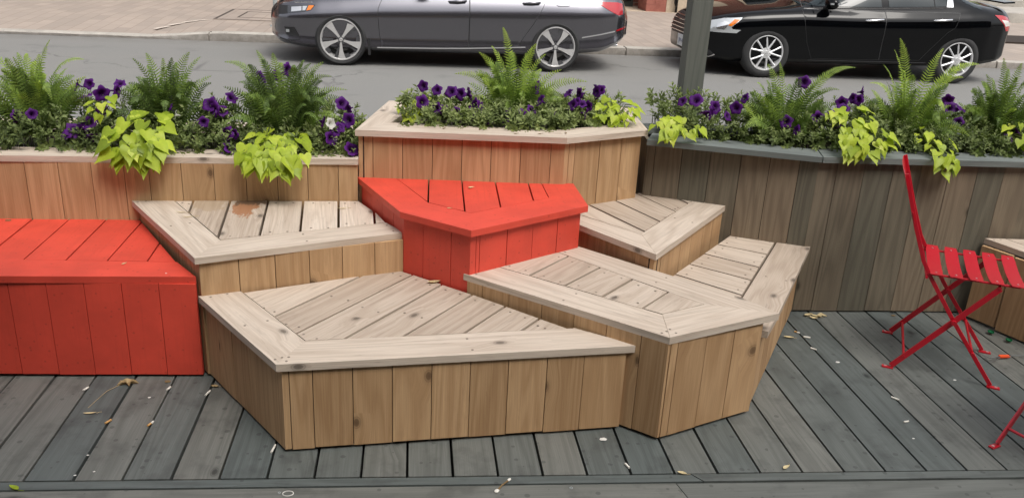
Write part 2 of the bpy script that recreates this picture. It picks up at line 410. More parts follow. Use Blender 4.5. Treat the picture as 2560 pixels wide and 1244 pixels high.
# R: tall red bench
bench('timber_bench', 'tall bright red painted bench with an angular seat below the centre planter', zR,
      [[(-.048, 3.249), (.065, 3.371), (-.075, 3.725), (-.246, 3.735)], [(.222, 3.034), (.233, 3.242), (.065, 3.371), (-.048, 3.249)],
       [(.222, 3.034), (.731, 3.358), (.582, 3.466), (.233, 3.242)], [(.731, 3.358), (.724, 3.684), (.580, 3.684), (.582, 3.466)]],
      [(.233, 3.242), (.582, 3.466), (.580, 3.684), (-.075, 3.720), (.065, 3.371)],
      [[(0.073, 3.701), (0.065, 3.371)], [(0.22, 3.696), (0.21, 3.252)], [(0.37, 3.69), (0.36, 3.325)], [(0.518, 3.684), (0.508, 3.416)]],
      [((-.225, 3.71), (-.033, 3.265), run(.48, .125)), ((-.033, 3.265), (.222, 3.06), [.099, .236]), ((.222, 3.06), (.703, 3.37), [.028, .046, .18, .312, .446]),
       ((.703, 3.37), (.700, 3.67), run(.3))], 'red', 'red', BG)
# G: bench at the right edge
bench('timber_bench', 'brown wood bench cut off by the right edge, behind the red folding chair', .40,
      [[(2.700, 3.560), (2.80, 3.555), (3.30, 2.30), (3.20, 2.27)]],
      [(2.80, 3.555), (3.30, 3.545), (3.70, 2.5), (3.30, 2.30)],
      [[(2.92, 3.0), (3.5, 3.1)], [(2.86, 3.15), (3.5, 3.25)], [(2.80, 3.3), (3.5, 3.4)]],
      [((2.672, 3.53), (2.735, 3.395), []), ((2.728, 3.375), (3.21, 2.30), run(1.2, .135)), ], 'wood_top', 'wood_side', BG)

# ------------------------------------------------------------------ planters
def planter(label, z, front_pts, back_pts, seams, rims, rim_mat, side_mat, z0=0.007):
    t = tag(empty('planter_box'), label, 'planter')
    for i in range(len(front_pts) - 1):
        cladding('side_panel', front_pts[i], front_pts[i + 1], z0, z - 0.0265, seams[i], M[side_mat], t)
    for poly in rims:
        rim(poly, longest(poly), z, M[rim_mat], t, screws=False)
    loop = [*front_pts, *back_pts]
    for i in range(len(front_pts) - 1, len(loop)):
        a, b = loop[i], loop[(i + 1) % len(loop)]
        cladding('back_panel', a, b, -0.10, z - 0.0265, run(math.dist(a, b)), M[side_mat], t)
    bm = newbm()
    ins = shrink(loop, 0.02)
    prism(bm, [(x, y, z - 0.16) for x, y in ins], (0, 0, 0.10), (1, 0, 0))
    bmesh.ops.triangulate(bm, faces=[f for f in bm.faces if len(f.verts) > 4])
    link('soil', bm, M['soil'], t)
    return t

z1, z2, z3 = .69, .817, .775
planter('long low wood planter box on the left, behind the wide red bench', z1,
        [(-2.7, 3.63), (-1.17, 3.652), (-.240, 3.70)], [(-.240, 4.32), (-2.7, 4.32)],
        [[.05 + .131 * i for i in range(12)], [.931 - s for s in (.871, .74, .608, .475, .343, .214, .083)]],
        [[(-2.72, 3.603), (-.236, 3.690), (-.236, 3.83), (-2.72, 3.75)], [(-2.72, 4.22), (-.236, 4.22), (-.236, 4.345), (-2.72, 4.345)]], 'wood_top', 'wood_side')
planter('raised angular wood planter box in the centre, behind the tall red seat', z2,
        [(-.235, 3.725), (.672, 3.668), (1.066, 3.862)], [(1.085, 4.34), (-.10, 4.34)],
        [[.062, .192, .323, .453, .582, .713, .847], [.024, .057, .197, .324]],
        [[(-.248, 3.700), (.673, 3.640), (.655, 3.80), (-.10, 3.860)], [(.673, 3.640), (1.090, 3.838), (1.00, 3.965), (.655, 3.80)],
         [(1.090, 3.838), (1.115, 4.365), (.98, 4.365), (1.00, 3.965)], [(-.12, 4.365), (-.248, 3.700), (-.10, 3.860), (.02, 4.25)], [(-.12, 4.365), (.02, 4.25), (.98, 4.25), (.98, 4.365)]], 'wood_top', 'wood_side')
planter('grey brown stained planter on the right with a blue grey rim behind the chair', z3,
        [(1.115, 3.915), (1.83, 3.598), (2.85, 3.578), (4.6, 3.54)], [(4.6, 4.15), (1.13, 4.15)],
        [[.04, .168, .30, .44, .57, .70], [.089, .219, .358, .493, .63, .767, .898], run(1.7)],
        [[(1.085, 3.825), (1.825, 3.566), (1.865, 3.715), (1.15, 3.97)], [(1.829, 3.5645), (3.2, 3.545), (3.2, 3.690), (1.869, 3.7135)], [(3.204, 3.545), (4.65, 3.515), (4.65, 3.66), (3.204, 3.690)], [(1.15, 4.06), (4.65, 4.06), (4.65, 4.18), (1.15, 4.18)]], 'grey_rim', 'grey_wall')

# ------------------------------------------------------------------ deck
bm = newbm()
y_line = lambda x: 2.3445 - 0.0187 * x
sx = -0.009 + .1475 * -22
for i in range(54):
    a = sx + .1475 * i + .0045; b = a + .1475 - .009
    a += random.uniform(-.0008, .0008); dz = random.uniform(-.0015, .0008)
    prism(bm, [(a, y_line(a) + .003, -.028), (b, y_line(b) + .003, -.028), (b, 4.45, -.028), (a, 4.45, -.028)], (0, 0, .028 + dz), (0, 1, 0))
def strip_boards(y0, y1, cuts):
    for i in range(len(cuts) - 1):
        a, b = cuts[i] + .002, cuts[i + 1] - .002
        sk = 0.018 if i else 0
        prism(bm, [(a + .03, y_line(a) - y1, -.028), (b + .03, y_line(b) - y1, -.028), (b, y_line(b) - y0, -.028), (a, y_line(a) - y0, -.028)], (0, 0, .028 + random.uniform(-.001, .0005)), (1, 0, 0))
strip_boards(.003, .042, [-3.3, .93, 4.8])
yy = .052; off = [(-3.3, .865, 4.8), (-3.3, -.7, 2.4, 4.8), (-3.3, .5, 4.8), (-3.3, -1.2, 1.9, 4.8)]
for k in range(16):
    strip_boards(yy, yy + .139, off[k % 4]); yy += .147
bevel_all(bm, .003)
box(bm, -3.4, 4.9, -.4, 4.5, -.09, -.05, mi=1)
deck = link('deck', bm, [M['deck'], M['deck_void']]); tag(deck, kind='structure')

# ------------------------------------------------------------------ street: road, kerb, sidewalk
ZR, ZS = -.138, -.03
def asphalt():
    k = N('asphalt'); tc = k.add('TexCoord'); o = tc.outputs['Object']
    n1 = k.noise(o, 160, 3, 0.7); n2 = k.noise(k.mapping(o, (.25, 1.1, 1)), 1.0, 5, 0.6); n3 = k.noise(o, 900, 2, 0.6)
    col = k.mix(k.ramp(n1, [(0.3, G3(0)), (0.7, G3(1))]), srgb(110, 109, 106), srgb(140, 139, 135))
    col = k.mix(k.math('MULTIPLY', k.ramp(n2, [(0.35, G3(0)), (0.7, G3(1))]), 0.45), col, srgb(122, 122, 120))
    col = k.mix(k.math('MULTIPLY', k.ramp(n3, [(0.62, G3(0)), (0.72, G3(1))]), 0.4), col, srgb(176, 174, 170))
    vc = k.add('TexVoronoi', feature='DISTANCE_TO_EDGE'); wob = k.noise(o, 2.5, 4, .6); dv = k.add('VectorMath', operation='ADD'); sc_ = k.add('VectorMath', operation='SCALE'); k.link(wob, sc_.inputs[0]); sc_.inputs['Scale'].default_value = .5
    k.link(o, dv.inputs[0]); k.link(sc_.outputs[0], dv.inputs[1]); k.link(dv.outputs[0], vc.inputs['Vector']); vc.inputs['Scale'].default_value = .42
    gate = k.noise(o, .35, 2, .5)
    cr = k.math('MULTIPLY', k.ramp(vc.outputs['Distance'], [(0.0, G3(1)), (0.012, G3(0))]), k.ramp(gate, [(0.5, G3(0)), (0.6, G3(1))]))
    col = k.mix(k.math('MULTIPLY', cr, .6), col, srgb(60, 60, 60))
    sp = k.add('SeparateXYZ'); k.link(o, sp.inputs[0])
    gut = k.math('MULTIPLY', k.ramp(k.math('SUBTRACT', sp.outputs[1], 12.4), [(0.35, G3(0)), (0.9, G3(1))]), k.ramp(k.noise(o, 5, 4, .7), [(.35, G3(.25)), (.65, G3(1))]))
    col = k.mix(k.math('MULTIPLY', gut, .5), col, srgb(92, 86, 78))
    st = k.noise(k.mapping(o, (1, 1.6, 1)), .9, 4, .7)
    col = k.mix(k.math('MULTIPLY', k.ramp(st, [(0.58, G3(0)), (0.70, G3(1))]), .3), col, srgb(84, 84, 84))
    k.link(col, k.b.inputs['Base Color']); k.b.inputs['Roughness'].default_value = 0.85
    k.bump(n1, 0.4, 0.004); return k.m
M['asphalt'] = asphalt()
def pavers():
    k = N('concrete_pavers'); tc = k.add('TexCoord'); o = tc.outputs['Object']
    br = k.add('TexBrick'); br.offset = 0.5; br.squash = 1
    k.link(k.add('Mapping').outputs[0], br.inputs['Vector'])
    mp = br.inputs['Vector'].links[0].from_node; k.link(o, mp.inputs[0]); mp.inputs['Rotation'].default_value = (0, 0, PI / 2)
    br.inputs['Scale'].default_value = 1; br.inputs['Brick Width'].default_value = .42; br.inputs['Row Height'].default_value = .205
    br.inputs['Mortar Size'].default_value = .006; br.inputs['Mortar Smooth'].default_value = .3
    br.inputs['Color1'].default_value = srgb(170, 157, 145); br.inputs['Color2'].default_value = srgb(150, 140, 130); br.inputs['Mortar'].default_value = srgb(128, 115, 104)
    n = k.noise(o, 1.3, 5, 0.6); n2 = k.noise(o, 60, 3, 0.6)
    col = k.mix(k.math('MULTIPLY', k.ramp(n, [(0.35, G3(1)), (0.65, G3(0))]), 0.4), br.outputs['Color'], srgb(150, 140, 132))
    col = k.mix(k.math('MULTIPLY', n2, 0.3), col, srgb(150, 132, 120))
    k.link(col, k.b.inputs['Base Color']); k.b.inputs['Roughness'].default_value = 0.85
    k.bump(br.outputs['Fac'], -0.3, 0.004); return k.m
M['pavers'] = pavers()
def stone(name, a, b, scale=6, rough=.85, pits=True):
    k = N(name); tc = k.add('TexCoord'); o = tc.outputs['Object']
    n = k.noise(o, scale, 6, 0.65); n2 = k.noise(o, scale * 14, 3, 0.7)
    col = k.mix(k.ramp(n, [(0.3, G3(0)), (0.7, G3(1))]), a, b)
    if pits: col = k.mix(k.math('MULTIPLY', k.ramp(n2, [(0.3, G3(1)), (0.45, G3(0))]), 0.5), col, tuple(c * .4 for c in a[:3]) + (1,))
    k.link(col, k.b.inputs['Base Color']); k.b.inputs['Roughness'].default_value = rough
    k.bump(n2, 0.5, 0.006); return k.m
M['concrete'] = stone('kerb_concrete', srgb(150, 145, 137), srgb(186, 180, 170), 3)
M['kerb_face'] = stone('worn_kerb_face', srgb(126, 120, 112), srgb(160, 154, 146), 9)

bm = newbm(); box(bm, -70, 70, 4.47, 13.30, -.40, ZR); box(bm, -70, 70, -40, 4.47, -.40, ZR - .03)
o = link('road', bm, M['asphalt']); tag(o, kind='structure')
# kerb with a dropped stretch on the left
yk = lambda x: 13.40 - .012 * x
def zk(x):
    t = min(1, max(0, (x + 4.0) / 1.3)); t = t * t * (3 - 2 * t); return -.112 + (ZS + .112) * t
xs = [-70, -40, -20, -10, -7] + [-6 + .1 * i for i in range(41)] + [-1.5 + .25 * i for i in range(60)] + [15, 25, 40, 70]
JOINTS = [-12, -9, -6.1, -3.02, .1, 3.3, 6.4, 9.5, 12.6]
kx = sorted([(x, 0) for x in xs if all(abs(x - j) > .03 for j in JOINTS)] + [(j + d, abs(d) < .005) for j in JOINTS for d in (-.014, -.004, .004, .014)])
bm = bmesh.new(); rows = []
for x, jt in kx:
    w = .018 * noise.noise(Vector((x * 3, 0, 0))) if abs(x) < 14 else 0
    y = yk(x) + (.03 if jt else 0); dzk = -.03 if jt else .006 * noise.noise(Vector((x * 2.1, 5, 0)))
    rows.append([bm.verts.new(p) for p in ((x, y + w, ZR - .02), (x, y + w, ZR + .3 * (zk(x) - ZR)), (x, y + .012 + w * .6, zk(x) - .012 + dzk), (x, y + .03, zk(x) + dzk), (x, yk(x) + .19, zk(x) + .002 + (dzk if jt else 0)), (x, y + .19, ZR - .03))])
for i in range(len(rows) - 1):
    for k in range(5):
        f = bm.faces.new((rows[i][k], rows[i + 1][k], rows[i + 1][k + 1], rows[i][k + 1])); f.material_index = 1 if k < 2 else 0
o = link('kerb', bm, [M['concrete'], M['kerb_face']], smooth=True, sharp=35); tag(o, kind='structure')
bm = bmesh.new(); rows = []
for x in xs:
    y = yk(x) + .195; d = zk(x) - ZS
    rows.append([bm.verts.new((x, y + s, ZS + d * max(0, 1 - s / 1.6))) for s in (0, .4, .8, 1.2, 1.6)] + [bm.verts.new((x, 32, ZS + .05))])
for i in range(len(rows) - 1):
    for k in range(5): bm.faces.new((rows[i][k], rows[i + 1][k], rows[i + 1][k + 1], rows[i][k + 1]))
o = link('sidewalk', bm, M['pavers'], smooth=True); tag(o, kind='structure')

# paint mark, utility cover and sign pole on the sidewalk
M['old_paint'] = stone('worn_white_paint', srgb(214, 204, 192), srgb(200, 188, 176), 12, pits=False)
bm = newbm()
zz = ZS + .012
pts = [(-3.92, 13.93), (-3.80, 14.30), (-3.66, 14.62), (-3.52, 14.86), (-3.38, 14.98), (-3.22, 14.90)]
zpav = lambda x, y: ZS + (zk(x) - ZS) * max(0, 1 - (y - yk(x) - .195) / 1.6) + max(0, (y - 15.2) / 17) * .05 + .004
for i in range(len(pts) - 1):
    a = Vector(pts[i]); b = Vector(pts[i + 1]); zz = max(zpav(a.x, a.y), zpav(b.x, b.y)) + .001; n = Vector((1, -.4)).normalized() * (.028 if i < 4 else .045)
    prism(bm, [(a.x - n.x, a.y - n.y, zz), (a.x + n.x, a.y + n.y, zz), (b.x + n.x, b.y + n.y, zz), (b.x - n.x, b.y - n.y, zz)], (0, 0, .003), (1, 0, 0))
o = link('paint_mark', bm, M['old_paint']); tag(o, 'curved worn white paint mark on the pavers left of the grey car', 'paint mark')
M['dark_joint'] = plain('dark_joint', srgb(78, 70, 64), .9)
t = tag(empty('utility_cover', (-2.55, 15.9, ZS + .006)), 'square paver covered utility hatch with dark joints beside the thin sign pole', 'utility cover')
bm = newbm(); box(bm, -.75, .75, -.85, .85, -.01, .004); link('cover_plate', bm, M['pavers'], t)
bm = newbm()
for q in ((.70, .745, .80), (.40, .43, .45)):
    a, b, c = q
    box(bm, -b, b, -c - .03, -c, -.008, .007); box(bm, -b, b, c, c + .03, -.008, .007); box(bm, -b, -a, -c, c, -.008, .007); box(bm, a, b, -c, c, -.008, .007)
link('frame', bm, M['dark_joint'], t)
M['galv'] = stone('galvanised_steel', srgb(150, 156, 156), srgb(172, 178, 177), 20, .45, pits=False)
t = tag(empty('sign_pole', (-2.19, 14.46, ZS)), 'thin grey galvanised pole on the sidewalk just left of the grey car', 'pole')
bm = newbm(); tube(bm, [(0, 0, 0), (0, 0, 2.7)], .034, 12); link('pole', bm, M['galv'], t, True, 40)
bm = newbm(); tube(bm, [(0, 0, 0), (0, 0, .02)], [.10, .085], 14); link('base_plate', bm, M['galv'], t, True, 40)
bm = newbm(); tube(bm, [(0, 0, 2.69), (0, 0, 2.71)], .038, 12); link('cap', bm, M['galv'], t)

# ------------------------------------------------------------------ buildings across the street and an added one behind us
M['tan_stone'] = stone('tan_stone', srgb(176, 158, 136), srgb(196, 180, 158), 4)
M['red_stone'] = stone('red_sandstone', srgb(136, 78, 66), srgb(160, 100, 86), 5)
def bricks(name, c1, c2, mo, w=.21, h=.075):
    k = N(name); tc = k.add('TexCoord'); br = k.add('TexBrick'); mp = k.add('Mapping'); k.link(tc.outputs['Object'], mp.inputs[0]); k.link(mp.outputs[0], br.inputs['Vector'])
    mp.inputs['Rotation'].default_value = (PI / 2, 0, 0)
    br.inputs['Scale'].default_value = 1; br.inputs['Brick Width'].default_value = w; br.inputs['Row Height'].default_value = h; br.inputs['Mortar Size'].default_value = .008
    br.inputs['Color1'].default_value = c1; br.inputs['Color2'].default_value = c2; br.inputs['Mortar'].default_value = mo
    n = k.noise(tc.outputs['Object'], 1.2, 5); col = k.mix(k.math('MULTIPLY', n, .4), br.outputs['Color'], tuple(c * .6 for c in c1[:3]) + (1,))
    k.link(col, k.b.inputs['Base Color']); k.b.inputs['Roughness'].default_value = .9
    k.bump(br.outputs['Fac'], -.3, .004); return k.m
M['brick'] = bricks('red_brown_brick', srgb(128, 72, 56), srgb(108, 62, 50), srgb(140, 124, 110))
M['dark_glass'] = plain('dark_shop_glass', srgb(30, 34, 34), .06, 0, 0, .6)
M['black_iron'] = plain('black_iron', srgb(30, 28, 27), .4, .6)
M['door_green'] = plain('dark_door_paint', srgb(52, 56, 52), .45)

t = tag(empty('shop_building', (0, 19.7, 0)), 'red brick and stone building across the street, its base just showing above the cars', 'building')
bm = newbm(); box(bm, -26, 4.5, .25, 8, -.3, 7.5); box(bm, 6.7, 11.5, .25, 8, -.3, 7.5); box(bm, 4.5, 6.7, 1.2, 8, -.3, 7.5); box(bm, 4.5, 6.7, .25, 1.2, 2.9, 7.5)
link('wall', bm, M['brick'], t)
bm = newbm(); box(bm, -26, 4.3, .0, .248, -.3, .55); box(bm, 6.9, 11.5, .0, .248, -.3, .5); bevel_all(bm, .02); link('stone_base', bm, M['red_stone'], t)
bm = newbm(); box(bm, 4.3, 6.3, -.12, 1.19, -.3, -.012); bevel_all(bm, .01); link('doorstep', bm, M['tan_stone'], t)
bm = newbm(); box(bm, 4.52, 5.18, 1.02, 1.10, -.01, 2.6); link('door', bm, M['door_green'], t)
bm = newbm(); box(bm, 4.62, 4.84, .99, 1.018, .12, 2.4); box(bm, 4.94, 5.12, .99, 1.018, .12, 2.4); link('door_glass', bm, M['dark_glass'], t)
bm = newbm()
for (a, b, c, d) in ((5.22, 5.68, -.01, .14), (5.22, 5.42, .143, .42), (5.425, 5.68, .143, .42), (5.24, 5.66, .423, .75)): box(bm, a, b, -.06, .7, c, d)
bevel_all(bm, .025); link('rough_stone_block', bm, M['red_stone'], t)
bm = newbm()
for k in range(9): box(bm, 5.70, 6.68, -.02, .7, -.01 + k * .33, -.01 + (k + 1) * .33 - .008)
bevel_all(bm, .006); link('pier', bm, M['tan_stone'], t)
bm = newbm(); tube(bm, [(5.92, -.07, -.01), (5.92, -.07, 2.8)], .028, 10); tube(bm, [(5.86, -.09, .55), (5.86, -.13, .2), (5.90, -.11, .13), (5.92, -.07, .12)], .02, 8); link('downpipe', bm, M['black_iron'], t, True, 40)
for i, x in enumerate([-24, -20.2, -16.4, -12.6, -8.8, -5.0, -1.2, 7.4]):
    bm = newbm(); box(bm, x, x + 2.8, .20, .249, .75, 3.1); w = link('window', bm, M['dark_glass'], t)
    bm = newbm(); box(bm, x - .08, x, .17, .26, .7, 3.18); box(bm, x + 2.8, x + 2.88, .17, .26, .7, 3.18); box(bm, x, x + 2.8, .17, .26, 3.1, 3.18); box(bm, x - .1, x + 2.9, .10, .26, .58, .697); link('window_frame', bm, M['tan_stone'], w)
    bm = newbm(); box(bm, x + .6, x + 2.2, .20, .249, 4.3, 6.3); w = link('window', bm, M['dark_glass'], t)
    bm = newbm(); box(bm, x + .45, x + 2.35, .12, .26, 4.15, 4.297); link('sill', bm, M['tan_stone'], w)
    bm = newbm(); box(bm, x + .45, x + 2.35, .14, .26, 6.303, 6.5); link('lintel', bm, M['tan_stone'], w)

# terrace steps and flower box far right
t = tag(empty('terrace_steps', (0, 20.6, ZS)), 'wide pale concrete terrace steps beyond the rear of the black car', 'steps')
bm = newbm(); box(bm, 11.8, 40, 0, 2.4, -.1, .25); bevel_all(bm, .015); link('lower_step', bm, M['concrete'], t)
bm = newbm(); box(bm, 11.8, 40, 2.41, 12, -.1, .42); bevel_all(bm, .015); link('upper_step', bm, M['concrete'], t)
t = tag(empty('flower_box', (19, 28.2, .39)), 'long orange brown flower box on the terrace at the upper right corner', 'flower box')
bm = newbm(); box(bm, 0, 10, 0, .5, 0, .7); bevel_all(bm, .02); link('side_panel', bm, M['red_stone'], t)
bm = newbm(); box(bm, -.05, 10.05, -.05, .55, .702, .76); bevel_all(bm, .01); link('rim_board', bm, M['tan_stone'], t)
bm = newbm(); box(bm, 10.4, 16, 16.0, 17.3, ZS - .05, ZS + .035)
o = link('mulch_bed', bm, M['soil']); tag(o, kind='structure')

# unseen facade added behind the viewer to shade the fronts and show in car paint
t = tag(empty('added_rear_building', (0, -3.4, 0)), 'unseen dark brown brick building added behind the deck for shade and car paint reflections', 'building')
M['brick_dark'] = bricks('dark_brown_brick', srgb(84, 58, 48), srgb(70, 50, 43), srgb(96, 86, 78))
bm = newbm(); box(bm, -30, 30, -6, 0, -.3, 8.0); link('wall', bm, M['brick_dark'], t)
for i in range(10):
    x = -28 + i * 5.8
    bm = newbm(); box(bm, x, x + 4.2, .0, .06, .6, 3.2); link('window', bm, M['dark_glass'], t)
M['shade_canvas'] = stone('added_awning_canvas', srgb(70, 58, 54), srgb(84, 70, 64), 6, .9, pits=False)
bm = newbm(); prism(bm, [(-7, 0, 3.2), (-7, 5.3, 2.45), (-7, 5.3, 2.40), (-7, 0, 3.15)], (6.25, 0, 0), (1, 0, 0)); prism(bm, [(-7, 5.3, 2.45), (-7, 5.32, 2.45), (-7, 5.32, 2.18), (-7, 5.3, 2.18)], (6.25, 0, 0), (1, 0, 0)); link('added_shade_awning', bm, M['shade_canvas'], t)  # unseen canopy added overhead to darken the left bench and deck

# ------------------------------------------------------------------ square timber post behind the right planter
t = tag(empty('timber_post', (1.402, 4.26, ZR - .02), .0), 'square grey stained timber post rising out of the frame behind the flowers', 'post')
bm = newbm(); box(bm, -.051, .051, -.051, .051, 0, 3.2, grain=(0, 0, 1)); bevel_all(bm, .006, 2); link('shaft', bm, M['post'], t)
bm = newbm(); box(bm, -.085, .085, -.085, .085, 0, .05); link('foot_plate', bm, M['galv'], t)
bm = newbm(); box(bm, -.06, .06, -.06, .06, 3.2, 3.24); bevel_all(bm, .01); link('cap', bm, M['grey_rim'], t)

# ------------------------------------------------------------------ cars
def car_paint(name, base, metallic, rough=.35, coat=1.0):
    k = N(name); tc = k.add('TexCoord')
    n = k.noise(tc.outputs['Object'], 900, 2, .6)
    d = tuple(c * .8 for c in base[:3]) + (1,); l = tuple(c * 1.25 for c in base[:3]) + (1,)
    dirt = k.noise(tc.outputs['Object'], 3, 5, .6)
    k.link(k.mix(n, d, l), k.b.inputs['Base Color']); k.b.inputs['Metallic'].default_value = metallic; k.b.inputs['Roughness'].default_value = rough
    k.b.inputs['Coat Weight'].default_value = coat
    k.link(k.math('ADD', k.math('MULTIPLY', dirt, .06), .02), k.b.inputs['Coat Roughness'])
    return k.m
M['grey_paint'] = car_paint('grey_metallic_paint', srgb(108, 107, 113), .92, .27)
M['black_paint'] = car_paint('black_paint', srgb(5, 6, 8), 0, .05, 0.0); M['black_paint'].node_tree.nodes['Principled BSDF'].inputs['Specular IOR Level'].default_value = .27
M['chrome'] = plain('chrome_trim', (.85, .85, .86), .12, 1.0)
M['satin'] = plain('satin_alloy', (.66, .65, .64), .36, .55)
M['silver_wheel'] = plain('silver_wheel_paint', (.70, .70, .70), .35, .4)
M['dark_alloy'] = plain('dark_wheel_paint', (.09, .09, .095), .4, .4)
M['tyre'] = stone('tyre_rubber', srgb(40, 40, 41), srgb(52, 52, 52), 8, .8, pits=False)
M['brake'] = plain('brake_disc', (.16, .155, .15), .5, .8)
M['black_plastic'] = plain('black_plastic', (.018, .018, .019), .5)
M['car_glass'] = plain('tinted_car_glass', (.012, .020, .023), .03, 0, 0, .45)
M['lamp_clear'] = plain('clear_headlamp', srgb(196, 200, 202), .12, .45, 1.0)
M['lamp_dark'] = plain('headlamp_housing', srgb(70, 72, 76), .15, .4, 1.0)
M['lamp_refl'] = plain('headlamp_reflector', (.8, .8, .8), .08, .9)
M['amber'] = plain('amber_lens', srgb(226, 120, 20), .15, 0, 1.0)
M['red_lens'] = plain('red_lens', srgb(176, 16, 28), .12, 0, 1.0)
M['white_lens'] = plain('white_lens', srgb(220, 216, 210), .12, 0, 1.0)
M['plate'] = plain('plate_white', srgb(214, 220, 224), .4)
M['plate_ink'] = plain('plate_blue_ink', srgb(60, 78, 120), .5)

def interp(tab, x, sm=.05):
    xs = [p[0] for p in tab]; ys = [p[1] for p in tab]
    return float(np.mean([np.interp(x + d * sm, xs, ys) for d in (-1, -.6, -.2, .2, .6, 1)]))

NS, NU, NT = 16, 12, 8        # side, upper, top points of half a section
def car_loft(P):
    """closed car body; x to the rear from the front wheel, y to the far side, z up from the road"""
    xs = list(np.concatenate([np.linspace(P['x0'], P['x0'] + .35, 16)[:-1], np.linspace(P['x0'] + .35, P['x1'] - .35, 120)[:-1], np.linspace(P['x1'] - .35, P['x1'], 16)]))
    bm = bmesh.new(); rings = []
    lay = bm.verts.layers.float_vector.new('sec')
    for x in xs:
        w = interp(P['half'], x, .03); zb = interp(P['bot'], x); zs = interp(P['sho'], x); zt = max(interp(P['top'], x, .05), zs + .02)
        cab = min(1, max(0, (zt - P['hood_z']) / (P['roof_z'] - P['hood_z'])))
        half = [(0, zb), (w * .5, zb), (w * .84, zb + .005)]
        for i in range(NS):
            t = i / (NS - 1)
            f = np.interp(t, P['prof_t'], P['prof_w'])
            half.append((w * f, zb + .03 + (zs - zb - .03) * t))
        ws = w * P['prof_w'][-1]
        ye = ws * (.80 * (1 - cab) + P['tumble'] * cab); ze = zs + (zt - zs) * (.55 * (1 - cab) + .90 * cab)
        for i in range(1, NU + 1):
            t = i / NU
            b = math.sin(PI * t) * .025 * (0.4 + cab)
            half.append((ws * .985 + (ye - ws * .985) * t + b, zs + .008 + (ze - zs - .008) * t + b * .3))
        for i in range(1, NT + 1):
            t = i / NT
            half.append((ye * (1 - t), ze + (zt - ze) * math.sin(t * PI / 2)))
        ring = [bm.verts.new((x, y, z)) for y, z in half] + [bm.verts.new((x, -y, z)) for y, z in half[-2:0:-1]]
        rings.append(ring)
    n = len(rings[0])
    for i in range(len(rings) - 1):
        for k in range(n): bm.faces.new((rings[i][k], rings[i + 1][k], rings[i + 1][(k + 1) % n], rings[i][(k + 1) % n]))
    bm.faces.new(rings[0]); bm.faces.new(rings[-1][::-1])
    bmesh.ops.recalc_face_normals(bm, faces=bm.faces[:])
    return bm

def inside2(p, poly):
    c = False; j = len(poly) - 1
    for i in range(len(poly)):
        if (poly[i][1] > p[1]) != (poly[j][1] > p[1]) and p[0] < (poly[j][0] - poly[i][0]) * (p[1] - poly[i][1]) / (poly[j][1] - poly[i][1]) + poly[i][0]: c = not c
        j = i
    return c

def panel(name, src, poly, mat, parent, side=-1, off=.002, axis='y'):
    """piece of the body surface inside the outline poly (side view x,z or front view y,z), lifted off by off"""
    bm = src.copy(); bm.normal_update()
    if axis == 'y': uvf = lambda v: (v.x, v.z)
    else: uvf = lambda v: (v.y, v.z)
    lo = [min(p[k] for p in poly) - .06 for k in (0, 1)]; hi = [max(p[k] for p in poly) + .06 for k in (0, 1)]
    def keep(f):
        c = f.calc_center_median(); q = uvf(c)
        ok = (c.y * side > .05) if axis == 'y' else (c.x * side > (-.2 if side < 0 else 3.0))
        return ok and all(max(uvf(v.co)[k] for v in f.verts) > lo[k] and min(uvf(v.co)[k] for v in f.verts) < hi[k] for k in (0, 1))
    bmesh.ops.delete(bm, geom=[f for f in bm.faces if not keep(f) or (axis == 'y' and abs(f.normal.y) < .12) or (axis == 'x' and abs(f.normal.x) < .15)], context='FACES')
    for i in range(len(poly)):
        a = poly[i]; b = poly[(i + 1) % len(poly)]; dx, dz = b[0] - a[0], b[1] - a[1]
        co = (a[0], 0, a[1]) if axis == 'y' else (0, a[0], a[1]); no = (dz, 0, -dx) if axis == 'y' else (0, dz, -dx)
        bmesh.ops.bisect_plane(bm, geom=bm.verts[:] + bm.edges[:] + bm.faces[:], plane_co=co, plane_no=Vector(no).normalized(), dist=1e-5)
    bmesh.ops.delete(bm, geom=[f for f in bm.faces if not inside2(uvf(f.calc_center_median()), poly)], context='FACES')
    if not bm.faces: bm.free(); return None
    bmesh.ops.remove_doubles(bm, verts=bm.verts[:], dist=1e-5)
    bm.normal_update()
    for v in bm.verts: v.co += v.normal * off
    # give the panel an edge
    ed = [e for e in bm.edges if e.is_boundary]
    r = bmesh.ops.extrude_edge_only(bm, edges=ed)
    for v in [g for g in r['geom'] if isinstance(g, bmesh.types.BMVert)]:
        v.co.y -= (off + .004) * side if axis == 'y' else 0
        if axis == 'x': v.co.x -= (off + .004) * side
    return link(name, bm, mat, parent, True, 40)

def grow(poly, d):
    if area2(poly) < 0: poly = poly[::-1]
    n = len(poly); out = []
    for i in range(n):
        a = Vector(poly[i - 1]); b = Vector(poly[i]); c = Vector(poly[(i + 1) % n])
        d1 = (b - a).normalized(); d2 = (c - b).normalized(); n1 = Vector((d1.y, -d1.x)); n2 = Vector((d2.y, -d2.x))
        m = (n1 + n2); m = m / max(.35, m.length_squared / 2) if m.length > 1e-4 else n1
        out.append(tuple(b + m * d))
    return out

def lathe(bm, prof, cy, seg=48, mi=0, cx=0, cz=0):
    rings = []
    for r, y in prof: rings.append([bm.verts.new((cx + math.cos(2 * PI * k / seg) * r, cy + y, cz + math.sin(2 * PI * k / seg) * r)) for k in range(seg)])
    for i in range(len(rings) - 1):
        for k in range(seg):
            f = bm.faces.new((rings[i][k], rings[i][(k + 1) % seg], rings[i + 1][(k + 1) % seg], rings[i + 1][k])); f.material_index = mi
    return rings

